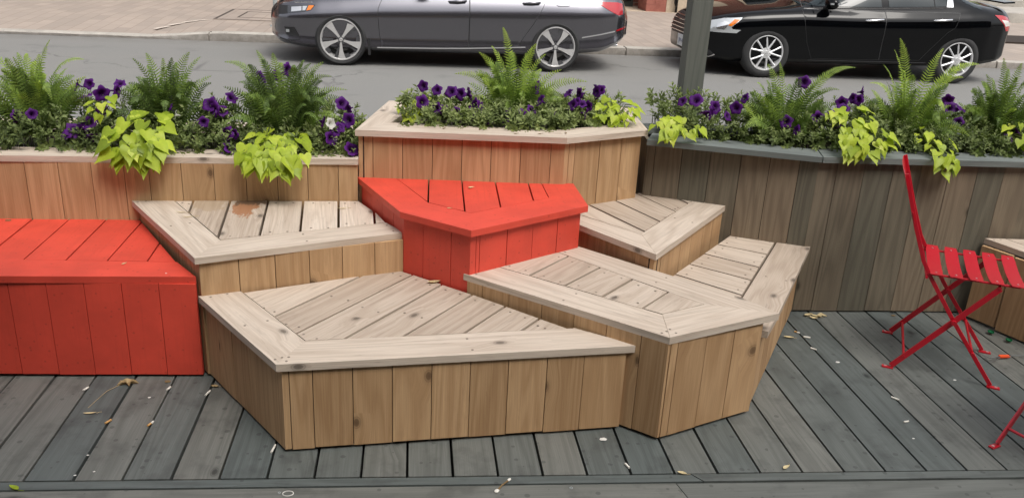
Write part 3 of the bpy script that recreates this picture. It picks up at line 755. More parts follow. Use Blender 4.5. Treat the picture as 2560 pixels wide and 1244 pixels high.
def spoke(bm, ang, pts, y_front, depth, mi=0):
    """blade: pts = list of (r, half width left, half width right, y offset); a solid following the pts"""
    ca, sa = math.cos(ang), math.sin(ang); rows = []
    for r, hl, hr, dy in pts:
        row = []
        for s, d in ((-hl, 0), (hr, 0), (hr * .8, depth), (-hl * .8, depth)):
            row.append(bm.verts.new((ca * r - sa * s, y_front + dy + d, sa * r + ca * s)))
        rows.append(row)
    for i in range(len(rows) - 1):
        for k in range(4):
            f = bm.faces.new((rows[i][k], rows[i][(k + 1) % 4], rows[i + 1][(k + 1) % 4], rows[i + 1][k])); f.material_index = mi
    f = bm.faces.new(rows[0][::-1]); f.material_index = mi; f = bm.faces.new(rows[-1]); f.material_index = mi

def wheel(parent, x, y, R, rimR, style, side):
    w = empty('wheel', (x, y, R)); w.parent = parent
    w.scale = (1, -side, 1)          # face outward on either side
    bm = bmesh.new()
    prof = [(rimR - .012, .19), (R - .03, .20), (R - .004, .17), (R, .13), (R, .06), (R - .006, .03), (R - .025, .008), (rimR + .035, -.004), (rimR + .008, .004), (rimR - .004, .014), (rimR - .012, .03)]
    lathe(bm, prof, 0, 64)
    bmesh.ops.recalc_face_normals(bm, faces=bm.faces[:])
    link('tyre', bm, M['tyre'], w, True, 40)
    bm = bmesh.new()
    lathe(bm, [(rimR - .004, .016), (rimR - .001, .002), (rimR - .012, .000), (rimR - .020, .012), (rimR - .035, .06), (rimR - .045, .15)], 0, 64, 0)
    if style == 'blade':
        for i in range(5):
            a = math.radians(-90 + 72 * i)
            spoke(bm, a, [(.035, .013, .013, .010), (.09, .016, .018, .006), (.15, .024, .028, .004), (.205, .033, .046, .006), (rimR - .012, .040, .066, .010)], 0, .035, 0)
            # dark pocket along one flank of the blade
            spoke(bm, a + .36, [(.19, .03, .03, .014), (rimR - .016, .055, .045, .012)], 0, .03, 1)
            spoke(bm, a - .30, [(.10, .006, .006, .022), (.16, .012, .012, .020), (rimR - .02, .02, .02, .018)], 0, .03, 1)
        lathe(bm, [(.001, .006), (.030, .006), (.034, .012), (.052, .016), (.056, .04)], 0, 24, 1)
        lathe(bm, [(.001, .002), (.022, .002), (.026, .008)], 0, 20, 0)
    else:
        for i in range(5):
            c0 = math.radians(78 + 72 * i)
            for s in (-1, 1):
                a0 = c0 + s * .05; a1 = c0 + s * .305
                p0 = Vector((math.cos(a0) * .045, math.sin(a0) * .045)); p1 = Vector((math.cos(a1) * (rimR - .014), math.sin(a1) * (rimR - .014)))
                d = (p1 - p0); L = d.length; d.normalize(); nn = Vector((-d.y, d.x)); rows = []
                for t, hw, dy in ((0, .014, .004), (.5, .0105, .002), (1, .0135, .010)):
                    p = p0 + d * L * t
                    rows.append([bm.verts.new((q.x, dy + e, q.y)) for q, e in ((p - nn * hw, .004), (p, -.004), (p + nn * hw, .004), (p + nn * hw * .8, .034), (p - nn * hw * .8, .034))])
                for j in range(2):
                    for q in range(5): bm.faces.new((rows[j][q], rows[j][(q + 1) % 5], rows[j + 1][(q + 1) % 5], rows[j + 1][q]))
        lathe(bm, [(.001, -.004), (.030, -.004), (.035, .002), (.070, .008), (.076, .03)], 0, 30, 0)
    bmesh.ops.recalc_face_normals(bm, faces=bm.faces[:])
    link('rim', bm, [M['satin'] if style == 'blade' else M['silver_wheel'], M['dark_alloy']], w, True, 30)
    bm = bmesh.new()
    for i in range(5):
        a = math.radians((-54 if style == 'blade' else 78 + 36) + 72 * i)
        lathe(bm, [(.001, .0), (.0085, .0), (.0095, .012)] if style == 'blade' else [(.001, .012), (.008, .006), (.0115, .004), (.0125, .012)], .004, 10, 0, math.cos(a) * .056, math.sin(a) * .056)
    link('lug_nuts', bm, M['black_plastic'] if style != 'blade' else M['dark_alloy'], w, True, 40)
    bm = bmesh.new()
    if style == 'blade':
        for x0, x1, z0, z1 in ((-.012, -.007, -.012, .012), (.007, .012, -.012, .012), (-.007, .007, -.003, .003)): box_plain(bm, x0, x1, -.001, .004, z0, z1)
    else:
        lathe(bm, [(.014, -.006), (.017, -.006), (.017, .0)], 0, 20); box_plain(bm, -.02, .02, -.007, -.002, -.004, .004)
    link('hub_emblem', bm, M['chrome'], w)
    bm = bmesh.new(); lathe(bm, [(.001, .075), (.15, .075), (.155, .085), (.155, .10)], 0, 40); link('brake_disc', bm, M['brake'], w, True, 40)
    bm = bmesh.new(); lathe(bm, [(.001, .12), (rimR - .03, .12)], 0, 40); link('wheel_back', bm, M['black_plastic'], w)
    return w

def box_plain(bm, x0, x1, y0, y1, z0, z1):
    bmesh.ops.create_cube(bm, size=1, matrix=Matrix.Translation(((x0 + x1) / 2, (y0 + y1) / 2, (z0 + z1) / 2)) @ Matrix.Diagonal((x1 - x0, y1 - y0, z1 - z0, 1)))

def ribbon(bm, pts, w, h):
    """thin strip through 3D pts, w tall in z, h proud in -y"""
    for i in range(len(pts) - 1):
        a, b = Vector(pts[i]), Vector(pts[i + 1]); bar(bm, a, b, w, h, (0, 0, 1))

def surf_y(src_bvh, x, z, side=-1):
    hit = src_bvh.ray_cast(Vector((x, side * 3, z)), Vector((0, -side, 0)))
    return hit[0].y if hit[0] else side * .9

def make_car(P, label, loc):
    from mathutils.bvhtree import BVHTree
    t = tag(empty('parked_car', loc), label, 'car', 'cars parked along the far kerb')
    src = car_loft(P)
    bvh = BVHTree.FromBMesh(src)
    body = link('body', src.copy(), [P['paint'], M['black_plastic']], t)
    # wheel arches cut out of the body
    cut = bmesh.new()
    for wx in (0, P['wb']):
        for s in (-1, 1):
            bmesh.ops.create_cone(cut, cap_ends=True, segments=64, radius1=P['arch'], radius2=P['arch'], depth=.5,
                                  matrix=Matrix.Translation((wx, s * .88, P['R'] + .012)) @ Matrix.Rotation(PI / 2, 4, 'X'))
    for f in cut.faces: f.material_index = 1
    cu = link('arch_cutter', cut, [P['paint'], M['black_plastic']])
    md = body.modifiers.new('arch', 'BOOLEAN'); md.operation = 'DIFFERENCE'; md.object = cu; md.solver = 'EXACT'
    dg = bpy.context.evaluated_depsgraph_get()
    me = bpy.data.meshes.new_from_object(body.evaluated_get(dg)); body.modifiers.clear(); body.data = me
    bpy.data.objects.remove(cu)
    me.polygons.foreach_set('use_smooth', [True] * len(me.polygons)); me.set_sharp_from_angle(angle=math.radians(32))
    for s in (-1, 1):
        for nm, poly, mat, off in P['panels']:
            if nm in ('door', 'fuel_door'):
                if nm == 'fuel_door' and s == 1: continue
                g = panel('door_gap', src, grow(poly, .0045), M['black_plastic'], t, s, .0008)
                d = panel(nm, src, grow(poly, -.0025), P['paint'], t, s, .0028)
                if g: g.parent = d
            else:
                panel(nm, src, poly, mat, t, s, off)
        for x0, z0, x1, z1 in P['handles']:
            bm = newbm(); ym = surf_y(bvh, (x0 + x1) / 2, (z0 + z1) / 2, s)
            pts = [(x0, ym - s * .004, z0), (x0 + .02, ym + s * .028, z0 + (z1 - z0) * .1), ((x0 + x1) / 2, ym + s * .036, (z0 + z1) / 2), (x1 - .02, ym + s * .030, z1), (x1, ym - s * .002, z1)]
            tube(bm, pts, [.010, .013, .015, .015, .012], 10)
            h = link('door_handle', bm, P['handle_mat'], t, True, 50)
            bm = bmesh.new(); bmesh.ops.create_uvsphere(bm, u_segments=16, v_segments=8, radius=1, matrix=Matrix.Translation(((x0 + x1) / 2, ym + s * .001, (z0 + z1) / 2 - .012)) @ Matrix.Diagonal((.065, .006, .028, 1)))
            link('handle_cup', bm, M['black_plastic'] if P['style'] != 'blade' else P['paint'], h, True)
        for nm, pts, w, h, mat in P['strips']:
            bm = newbm(); full = []
            for i in range(len(pts) - 1):
                nseg = max(1, int(abs(pts[i + 1][0] - pts[i][0]) / .12))
                for k in range(nseg): full.append((pts[i][0] + (pts[i + 1][0] - pts[i][0]) * k / nseg, pts[i][1] + (pts[i + 1][1] - pts[i][1]) * k / nseg))
            full.append(pts[-1])
            ribbon(bm, [(x, surf_y(bvh, x, z, s) + s * .001, z) for x, z in full], w, h)
            link(nm, bm, mat, t)
        for wx in (0, P['wb']): wheel(t, wx, s * P['track'], P['R'], P['rimR'], P['style'], s)
        # door mirror
        mx, mz = P['mirror']; ym = surf_y(bvh, mx, mz - .08, s)
        bm = bmesh.new(); bmesh.ops.create_uvsphere(bm, u_segments=20, v_segments=12, radius=1, matrix=Matrix.Translation((mx + .09, ym + s * .14, mz)) @ Matrix.Diagonal((.085, .13, .085, 1)))
        mo = link('wing_mirror', bm, P['paint'], t, True)
        bm = newbm(); tube(bm, [(mx + .06, ym - s * .03, mz - .09), (mx + .08, ym + s * .07, mz - .05)], [.035, .03], 10); link('mirror_stalk', bm, M['black_plastic'], mo, True, 50)
        bm = newbm(); box(bm, mx + .02, mx + .16, min(ym + s * .225, ym + s * .262), max(ym + s * .225, ym + s * .262), mz - .012, mz + .012); bevel_all(bm, .005, 2); link('mirror_lamp', bm, M['lamp_clear'], mo)
    # windscreens as pieces of the upper skin
    for nm, (xa, xb) in (('windscreen', P['wind']), ('rear_window', P['back'])):
        bm = src.copy(); bm.normal_update()
        bmesh.ops.delete(bm, geom=[f for f in bm.faces if not (xa < f.calc_center_median().x < xb and f.normal.z > .25 and abs(f.normal.y) < .55 and f.calc_center_median().z > P['hood_z'] - .02)], context='FACES')
        bm.normal_update()
        for v in bm.verts: v.co += v.normal * .003
        link(nm, bm, M['car_glass'], t, True)
    for fn in P['extras']: fn(t, src, bvh, panel)
    src.free()
    return t

# grey saloon
gx = dict(x0=-.93, x1=3.93, wb=2.79, R=.331, rimR=.262, arch=.378, track=.925, style='blade', paint=M['grey_paint'], handle_mat=M['grey_paint'], hood_z=.98, roof_z=1.44, tumble=.66,
  top=[(-.93, .64), (-.88, .72), (-.80, .775), (-.6, .84), (-.2, .92), (.45, .99), (.62, 1.01), (1.45, 1.40), (2.0, 1.445), (2.5, 1.40), (3.35, 1.08), (3.72, 1.03), (3.85, 1.00), (3.93, .80)],
  bot=[(-.93, .32), (-.80, .24), (-.5, .20), (-.3, .19), (.5, .175), (2.4, .19), (3.1, .235), (3.5, .27), (3.75, .36), (3.93, .45)],
  sho=[(-.93, .58), (-.80, .70), (-.6, .755), (-.3, .80), (.5, .875), (1.6, .925), (2.7, .965), (3.5, .965), (3.8, .94), (3.93, .72)],
  half=[(-.93, .42), (-.90, .56), (-.84, .68), (-.76, .77), (-.66, .83), (-.5, .88), (-.3, .915), (0, .925), (2.6, .93), (3.1, .92), (3.45, .885), (3.7, .80), (3.83, .68), (3.93, .48)],
  prof_t=[0, .06, .13, .22, .36, .52, .66, .76, .88, 1.0], prof_w=[.93, .988, .980, .962, .976, .993, 1.0, .985, .945, .885],
  mirror=(.95, 1.06), wind=(.60, 1.48), back=(2.48, 3.38),
  handles=[(1.37, .850, 1.60, .868), (2.33, .868, 2.56, .885)],
  strips=[('sill_strip', [(.46, .247), (1.2, .262), (1.64, .276), (2.39, .315)], .014, .012, M['chrome']), ('rear_strip', [(3.14, .462), (3.40, .510), (3.60, .548)], .015, .010, M['chrome']),
          ('bonnet_strip', [(-.74, .737), (-.55, .757), (-.36, .772)], .012, .010, M['chrome'])],
  panels=[('door', [(.53, .93), (.521, .84), (.477, .737), (.472, .643), (.493, .394), (.530, .262), (1.640, .290), (1.637, .93)], None, 0),
          ('door', [(1.648, .935), (1.650, .290), (2.27, .315), (2.292, .33), (2.486, .626), (2.596, .823), (2.655, .965)], None, 0),
          ('fuel_door', [(2.765, .945), (2.765, .875), (2.80, .848), (2.93, .850), (2.960, .875), (2.965, .945)], None, 0),
          ('side_window', [(.95, 1.0), (1.55, 1.32), (1.70, 1.345), (1.70, 1.0)], M['car_glass'], .003), ('side_window', [(1.74, 1.0), (1.74, 1.345), (2.25, 1.33), (2.62, 1.18), (2.68, 1.06), (2.62, 1.01)], M['car_glass'], .003),
          ('grille_corner', [(-.80, .715), (-.735, .712), (-.66, .715), (-.66, .625), (-.724, .61), (-.80, .60)], M['black_plastic'], .003),
          ('headlight', [(-.67, .713), (-.489, .733), (-.40, .738), (-.319, .744), (-.372, .678), (-.43, .662), (-.501, .648), (-.67, .625)], M['lamp_dark'], .004),
          ('headlamp_lens', [(-.62, .700), (-.49, .715), (-.49, .665), (-.62, .645)], M['lamp_refl'], .006), ('headlamp_lens', [(-.475, .717), (-.415, .722), (-.44, .672), (-.475, .666)], M['lamp_clear'], .006),
          ('indicator', [(-.396, .730), (-.328, .732), (-.368, .683), (-.428, .666)], M['amber'], .007),
          ('fog_recess', [(-.72, .453), (-.586, .458), (-.517, .336), (-.70, .352)], M['black_plastic'], .003), ('fog_lamp', [(-.70, .425), (-.655, .425), (-.655, .388), (-.70, .388)], M['lamp_clear'], .006),
          ('bumper_lip', [(-.79, .300), (-.679, .279), (-.52, .303), (-.52, .318), (-.68, .296), (-.79, .315)], M['black_plastic'], .003),
          ('tail_light', [(3.355, .888), (3.40, .922), (3.62, .915), (3.70, .895), (3.70, .765), (3.63, .755), (3.50, .812)], M['red_lens'], .005),
          ('side_marker', [(3.62, .548), (3.80, .578), (3.80, .60), (3.70, .585), (3.62, .566)], M['red_lens'], .004)],
  extras=[])
def grey_extra(t, src, bvh, panel):
    panel('grille', src, [(-.55, .66), (-.45, .52), (.45, .52), (.55, .66), (.5, .70), (-.5, .70)], M['black_plastic'], t, -1, .003, 'x')
    for s in (-1, 1):
        bm = newbm(); tube(bm, [(3.46, s * .60, .345), (3.685, s * .60, .355)], .042, 14, flat=.6); link('exhaust_tip', bm, M['chrome'], t, True, 40)
        bm = newbm(); box(bm, .345, .375, min(s * .84, s * .915), max(s * .84, s * .915), .15, .36); bevel_all(bm, .008); link('mud_flap', bm, M['black_plastic'], t)
gx['extras'] = [grey_extra]
for key in ('top', 'bot', 'sho', 'half'): gx[key] = [(3 + (x - 3) * .89 if x > 3 else x, v) for x, v in gx[key]]
gx['x1'] = 3 + .93 * .89
make_car(gx, 'dark grey metallic saloon with five bladed alloy wheels, parked nearer the left', (-.925, 12.33, ZR))

# black saloon
bx = dict(x0=-1.05, x1=3.75, wb=2.80, R=.340, rimR=.240, arch=.385, track=.92, style='ypair', paint=M['black_paint'], handle_mat=M['chrome'], hood_z=1.0, roof_z=1.46, tumble=.66,
  top=[(-1.05, .62), (-1.0, .72), (-.9, .79), (-.6, .865), (-.2, .935), (.3, .985), (.55, 1.03), (1.40, 1.42), (1.9, 1.465), (2.4, 1.42), (3.10, 1.12), (3.30, 1.09), (3.60, 1.08), (3.68, .98), (3.75, .78)],
  bot=[(-1.05, .27), (-.9, .22), (-.5, .19), (.5, .20), (2.4, .215), (3.2, .25), (3.55, .30), (3.75, .38)],
  sho=[(-1.05, .56), (-.95, .66), (-.80, .715), (-.6, .775), (-.36, .835), (.03, .872), (.45, .90), (1.2, .905), (1.64, .915), (2.6, .955), (3.1, .985), (3.45, .98), (3.62, .93), (3.75, .68)],
  half=[(-1.05, .42), (-1.02, .55), (-.96, .67), (-.86, .77), (-.7, .85), (-.5, .895), (-.2, .92), (.3, .925), (2.4, .93), (2.9, .925), (3.2, .90), (3.45, .83), (3.62, .72), (3.75, .50)],
  prof_t=[0, .07, .14, .30, .45, .60, .74, .86, .93, 1.0], prof_w=[.93, .975, .978, .978, .986, .996, 1.0, .992, .965, .92],
  mirror=(.72, 1.03), wind=(.50, 1.42), back=(2.40, 3.10),
  handles=[(1.345, .822, 1.605, .845), (2.335, .858, 2.60, .880)],
  strips=[('belt_strip', [(.50, .945), (.96, .957), (1.64, .986), (2.60, 1.030)], .017, .012, M['chrome']), ('sill_line', [(.62, .262), (1.1, .268), (2.35, .282)], .006, .004, M['dark_alloy']),
          ('pillar_strip', [(.475, .945), (.58, 1.02), (.70, 1.10), (.95, 1.25), (1.2, 1.345)], .017, .012, M['chrome'])],
  panels=[('door', [(.46, .93), (.462, .864), (.50, .70), (.56, .50), (.66, .285), (1.640, .300), (1.640, .95)], None, 0),
          ('door', [(1.650, .955), (1.650, .300), (2.24, .315), (2.36, .46), (2.56, .70), (2.664, .775), (2.733, .965)], None, 0),
          ('side_window', [(.66, .975), (.80, 1.07), (1.30, 1.335), (1.56, 1.36), (1.595, 1.000)], M['car_glass'], .003), ('side_window', [(1.70, 1.005), (1.66, 1.365), (2.1, 1.35), (2.33, 1.28), (2.36, 1.035)], M['car_glass'], .003),
          ('side_window', [(2.375, 1.035), (2.35, 1.27), (2.50, 1.20), (2.56, 1.15), (2.545, 1.045)], M['car_glass'], .003),
          ('quarter_trim', [(2.545, 1.035), (2.575, 1.155), (2.665, 1.155), (2.645, 1.035)], M['chrome'], .006),
          ('headlight', [(-.905, .585), (-.89, .646), (-.82, .709), (-.61, .770), (-.384, .792), (-.409, .766), (-.533, .659), (-.510, .636), (-.399, .631), (-.453, .587)], M['lamp_clear'], .004),
          ('headlamp_lens', [(-.72, .63), (-.70, .70), (-.62, .735), (-.56, .72), (-.59, .66), (-.62, .625)], M['lamp_refl'], .006),
          ('indicator', [(-.490, .764), (-.415, .765), (-.535, .672), (-.575, .684)], M['amber'], .007),
          ('fog_recess', [(-.93, .278), (-.92, .364), (-.76, .34), (-.70, .285), (-.74, .245), (-.90, .25)], M['black_plastic'], .003),
          ('fog_trim', [(-.93, .268), (-.75, .240), (-.69, .280), (-.70, .291), (-.755, .255), (-.93, .282)], M['satin'], .005),
          ('tail_light', [(3.265, .958), (3.40, .955), (3.517, .932), (3.66, .80), (3.66, .745), (3.523, .742), (3.445, .829)], M['red_lens'], .005),
          ('reversing_lens', [(3.387, .897), (3.531, .882), (3.66, .813), (3.483, .810)], M['white_lens'], .007)],
  extras=[])
def black_extra(t, src, bvh, panel):
    g = panel('grille', src, [(-.50, .72), (-.42, .46), (.42, .46), (.50, .72), (.44, .755), (-.44, .755)], M['black_plastic'], t, -1, .003, 'x')
    for i, z in enumerate((.50, .555, .61, .665, .715)):
        bm = newbm(); pts = []
        for k in range(13):
            y = -.47 + .94 * k / 12
            hit = bvh.ray_cast(Vector((-4, y, z)), Vector((1, 0, 0)))
            if hit[0]: pts.append((hit[0].x - .008, y, z))
        tube(bm, pts, .009, 8); link('grille_bar', bm, M['chrome'], g, True, 40)
    hit = bvh.ray_cast(Vector((-4, -.30, .36)), Vector((1, 0, 0))); xx = hit[0].x - .02
    pl = empty('licence_plate', (xx, -.16, .385)); pl.parent = t; pl.rotation_euler = (0, 0, 0)
    bm = newbm(); box(bm, -.006, .0, -.17, .17, -.08, .08); bevel_all(bm, .002); link('plate_body', bm, M['plate'], pl)
    # blue characters as far as they can be read
    def txt(s, size, z):
        cu = bpy.data.curves.new('plate_text', 'FONT'); cu.body = s; cu.size = size; cu.align_x = 'CENTER'; cu.extrude = .0008; cu.materials.append(M['plate_ink'])
        tmp = bpy.data.objects.new('tmp', cu); me = bpy.data.meshes.new_from_object(tmp); bpy.data.objects.remove(tmp)
        o = bpy.data.objects.new('plate_text', me); C.objects.link(o); o.parent = pl
        o.matrix_local = Matrix(((0, 0, -1, -.0068), (-1, 0, 0, 0), (0, 1, 0, z), (0, 0, 0, 1)))
    txt('JW 48', .085, -.032)
    bm = newbm(); box(bm, .002, .10, -.02, .02, -.02, .02); link('plate_bracket', bm, M['black_plastic'], pl)
    bm = newbm(); pts = [(3.60, y, 1.115 + .012 * math.cos(y * 1.8)) for y in np.linspace(-.62, .62, 13)]
    for i in range(12): bar(bm, pts[i], pts[i + 1], .16, .022, (1, 0, .08))
    link('boot_spoiler', bm, P_black, t)
P_black = M['black_paint']
bx['extras'] = [black_extra]
for key in ('top', 'bot', 'sho', 'half'): bx[key] = [(-.5 + (x + .5) * .84 if x < -.5 else x, v) for x, v in bx[key]]
bx['x0'] = -.5 - .55 * .84
make_car(bx, 'glossy black saloon with silver twin spoke wheels and chrome window trim, behind the square post', (4.81, 12.43, ZR))

# ------------------------------------------------------------------ plants
def leaf_mat(name, stops, trans=.3, rough=.55, gloss=.3):
    k = N(name); at = k.add('Attribute'); at.attribute_name = 'tone'; tc = k.add('TexCoord')
    n = k.noise(tc.outputs['Object'], 45, 3, .6)
    f = k.math('ADD', at.outputs['Fac'], k.math('MULTIPLY', k.math('SUBTRACT', n, .5), .25))
    col = k.ramp(f, stops)
    k.link(col, k.b.inputs['Base Color']); k.b.inputs['Roughness'].default_value = rough; k.b.inputs['Specular IOR Level'].default_value = gloss
    tr = k.add('BsdfTranslucent'); k.link(k.mix(1.0, col, (1.0, 1.15, .6, 1), 'MULTIPLY'), tr.inputs['Color'])
    ms = k.add('MixShader'); ms.inputs[0].default_value = trans
    out = k.n['Material Output']; k.link(k.b.outputs[0], ms.inputs[1]); k.link(tr.outputs[0], ms.inputs[2]); k.link(ms.outputs[0], out.inputs['Surface'])
    return k.m
M['fern'] = leaf_mat('fern_green', [(0, srgb(66, 82, 44)), (.35, srgb(108, 132, 66)), (.7, srgb(152, 176, 80)), (1, srgb(192, 212, 92))])
M['petunia_leaf'] = leaf_mat('petunia_leaf_green', [(0, srgb(58, 70, 42)), (.4, srgb(104, 118, 68)), (.75, srgb(144, 156, 98)), (1, srgb(176, 184, 124))])
M['lime_leaf'] = leaf_mat('lime_vine_leaf', [(0, srgb(110, 130, 32)), (.4, srgb(152, 172, 46)), (.75, srgb(182, 198, 62)), (1, srgb(206, 214, 92))], .35, .45, .35)
M['purple'] = leaf_mat('purple_petal', [(0, srgb(40, 10, 52)), (.3, srgb(68, 20, 94)), (.7, srgb(86, 28, 116)), (1, srgb(116, 44, 142))], .25, .6, .2)
M['white_petal'] = leaf_mat('white_petal', [(0, srgb(190, 190, 180)), (1, srgb(236, 234, 230))], .25, .6, .2)
M['stem'] = leaf_mat('plant_stem', [(0, srgb(70, 86, 40)), (1, srgb(120, 130, 64))], .0)
M['dead'] = leaf_mat('dry_leaf', [(0, srgb(126, 104, 74)), (.5, srgb(176, 154, 114)), (1, srgb(212, 196, 154))], .1, .7, .2)

class MB:
    """vertex list builder with a 'tone' attribute"""
    def __init__(s): s.v = []; s.f = []; s.t = []
    def add(s, pts, faces, tone):
        b = len(s.v); s.v += [tuple(p) for p in pts]; s.t += (list(tone) if hasattr(tone, '__len__') else [tone] * len(pts)); s.f += [tuple(i + b for i in f) for f in faces]
    def build(s, name, mat, parent=None, smooth=True):
        me = bpy.data.meshes.new(name); me.from_pydata(s.v, [], s.f)
        a = me.attributes.new('tone', 'FLOAT', 'POINT'); a.data.foreach_set('value', s.t)
        me.polygons.foreach_set('use_smooth', [smooth] * len(me.polygons)); me.materials.append(mat); me.update()
        o = bpy.data.objects.new(name, me); C.objects.link(o)
        if parent: o.parent = parent
        return o

def perp(d):
    a = Vector((0, 0, 1)) if abs(d.z) < .9 else Vector((1, 0, 0)); s = d.cross(a).normalized(); return s, s.cross(d).normalized()

def stem(mb, pts, r0, r1, tone, seg=5):
    n = len(pts); base = len(mb.v); vs = []; fs = []
    for i, p in enumerate(pts):
        d = (pts[min(i + 1, n - 1)] - pts[max(i - 1, 0)]).normalized(); s, u = perp(d); r = r0 + (r1 - r0) * i / (n - 1)
        vs += [p + s * math.cos(2 * PI * k / seg) * r + u * math.sin(2 * PI * k / seg) * r for k in range(seg)]
    for i in range(n - 1):
        for k in range(seg): fs.append((i * seg + k, i * seg + (k + 1) % seg, (i + 1) * seg + (k + 1) % seg, (i + 1) * seg + k))
    mb.add(vs, fs, tone)

def frond(mb, p0, p1, p2, width, tone, rng):
    L = ((p1 - p0).length + (p2 - p1).length) * .93
    n = max(12, int(L / .0128)); pts = []
    for i in range(n + 1):
        t = i / n; pts.append(p0 * (1 - t) ** 2 + p1 * 2 * t * (1 - t) + p2 * t * t)
    stem(mb, pts[::max(1, n // 10)] + [pts[-1]], .0018, .0006, max(0, tone - .1), 3)
    tw = rng.uniform(-.55, .55); ref = Vector((rng.uniform(-.5, .5), -1, rng.uniform(.1, .6))).normalized()
    for i in range(2, n):
        t = i / n
        d = (pts[i + 1] - pts[i]).normalized()
        s = d.cross(ref).normalized(); u = s.cross(d).normalized()
        q = tw * 1.4 + rng.uniform(-.05, .05); s, u = s * math.cos(q) + u * math.sin(q), u * math.cos(q) - s * math.sin(q)
        w = width * min(1, (t + .02) * 5) * (1 - max(0, (t - .25) / .78) ** 1.7) * rng.uniform(.85, 1.1)
        if w < .003: continue
        hw = .0037 * (.7 + .5 * (1 - t))
        for sd in (-1, 1):
            e = (s * sd + d * (.28 + .3 * t) + u * rng.uniform(-.22, .12)).normalized()
            a = pts[i]; m = a + e * w * .45; tip = a + e * w - u * w * .12
            tn = min(1, max(0, tone + rng.uniform(-.1, .1) + .28 * max(0, t - .6)))
            mb.add((a - d * hw * .6, m - d * hw, tip, m + d * hw, a + d * hw * .6), ((0, 1, 2, 3, 4),), tn)

def fern(label, base, tips, n, spread, hmin, hmax, seed, light=0.0, tone=.38):
    rng = random.Random(seed)
    t = tag(empty('fern', base), label, 'fern', 'ferns in the planters'); mb = MB(); b = Vector((0, 0, 0)); B = Vector(base)
    for tip in tips:
        p2 = Vector(tip) - B; o = Vector((p2.x * .08, p2.y * .08 + rng.uniform(-.03, .03), -.02))
        p1 = Vector((p2.x * .32, p2.y * .3, max(p2.z * .78, p2.z + .03 if abs(p2.x) > .22 else 0)))
        frond(mb, o, p1, p2, rng.uniform(.036, .046), min(1, tone + .22 + light), rng)
    for i in range(int(n * 1.6)):
        az = rng.uniform(0, 2 * PI); r = spread * math.sqrt(rng.uniform(.05, 1)); h = rng.uniform(hmin, hmax) * (1 - .45 * (r / spread) ** 2)
        p2 = Vector((math.cos(az) * r * 1.1, math.sin(az) * r * .72, h))
        o = Vector((p2.x * rng.uniform(.15, .5), p2.y * rng.uniform(.2, .5), -.02))
        p1 = Vector((p2.x * rng.uniform(.4, .7), p2.y * rng.uniform(.4, .7), h * rng.uniform(.7, 1.12)))
        if rng.random() < .2: p1 = Vector((p2.x * .8, p2.y * .8, h * 1.1)); p2 = Vector((p2.x * 1.45, p2.y * 1.35, h * rng.uniform(.35, .75)))
        frond(mb, o, p1, p2, rng.uniform(.032, .046), max(0, min(1, tone + rng.gauss(0, .16) + light * .6)), rng)
    mb.build('fronds', M['fern'], t)
    mb = MB()
    for i in range(14):
        a = rng.uniform(0, 2 * PI); stem(mb, [Vector((math.cos(a) * .03, math.sin(a) * .03, -.05)), Vector((math.cos(a) * .05, math.sin(a) * .05, .05))], .004, .002, .1)
    mb.build('crown', M['stem'], t)
    return t

FERN = [
 ('broad arching fern at the left edge of the left planter', (-1.656, 3.95, .74), [(-1.542, 3.93, 1.125), (-1.80, 3.93, 1.08), (-1.40, 3.90, 1.05), (-1.70, 3.92, 1.05), (-1.60, 3.95, 1.06)], 46, .25, .20, .34, 1, .0, .42),
 ('upright dark fern in the middle of the left planter', (-1.091, 3.95, .74), [(-.973, 3.95, 1.09), (-1.22, 3.95, 1.055), (-.887, 3.95, .99), (-1.09, 3.95, 1.06), (-.93, 3.96, 1.07), (-1.16, 3.95, 1.08)], 44, .20, .20, .34, 2, .0, .22),
 ('large dark fern at the right of the left planter, a purple bloom near its top', (-.592, 3.95, .74), [(-.690, 3.95, 1.108), (-.831, 3.95, 1.05), (-.396, 3.95, 1.065), (-.293, 3.95, .943), (-.62, 3.95, 1.10), (-.36, 3.95, 1.0)], 56, .25, .20, .36, 3, .0, .2),
 ('bright tall fern in the centre planter with fronds against the grey car', (.481, 4.05, .80), [(.41, 4.05, 1.235), (.19, 4.05, 1.014), (.83, 4.05, .996), (.36, 4.05, 1.15), (.57, 4.03, 1.17), (.62, 4.05, 1.12), (.30, 4.04, 1.12), (.70, 4.05, 1.05), (.55, 4.03, 1.15)], 50, .22, .18, .34, 4, .12, .42),
 ('fern just right of the square post, in front of the black car front wheel', (1.769, 3.9, .76), [(1.642, 3.9, 1.13), (2.08, 3.9, 1.126), (1.70, 3.9, 1.14), (1.95, 3.9, 1.09), (2.02, 3.9, 1.02), (1.60, 3.9, 1.0)], 46, .24, .20, .34, 5, .0, .34),
 ('tallest glossy fern on the right with long fronds reaching over the black car rear wheel', (2.38, 3.88, .76), [(2.257, 3.88, 1.273), (2.687, 3.88, 1.165), (2.486, 3.88, 1.235), (2.24, 3.88, 1.22), (2.62, 3.88, 1.10), (2.20, 3.88, 1.15), (2.15, 3.88, 1.06), (2.60, 3.86, 1.17)], 56, .25, .20, .38, 6, .15, .36),
 ('dense upright fern at the right edge of the right planter', (2.86, 3.88, .76), [(2.80, 3.88, 1.20), (2.90, 3.88, 1.18), (2.73, 3.88, 1.12), (3.0, 3.9, 1.15)], 52, .22, .24, .40, 7, .0, .3),
]
for a in FERN: fern(*a)

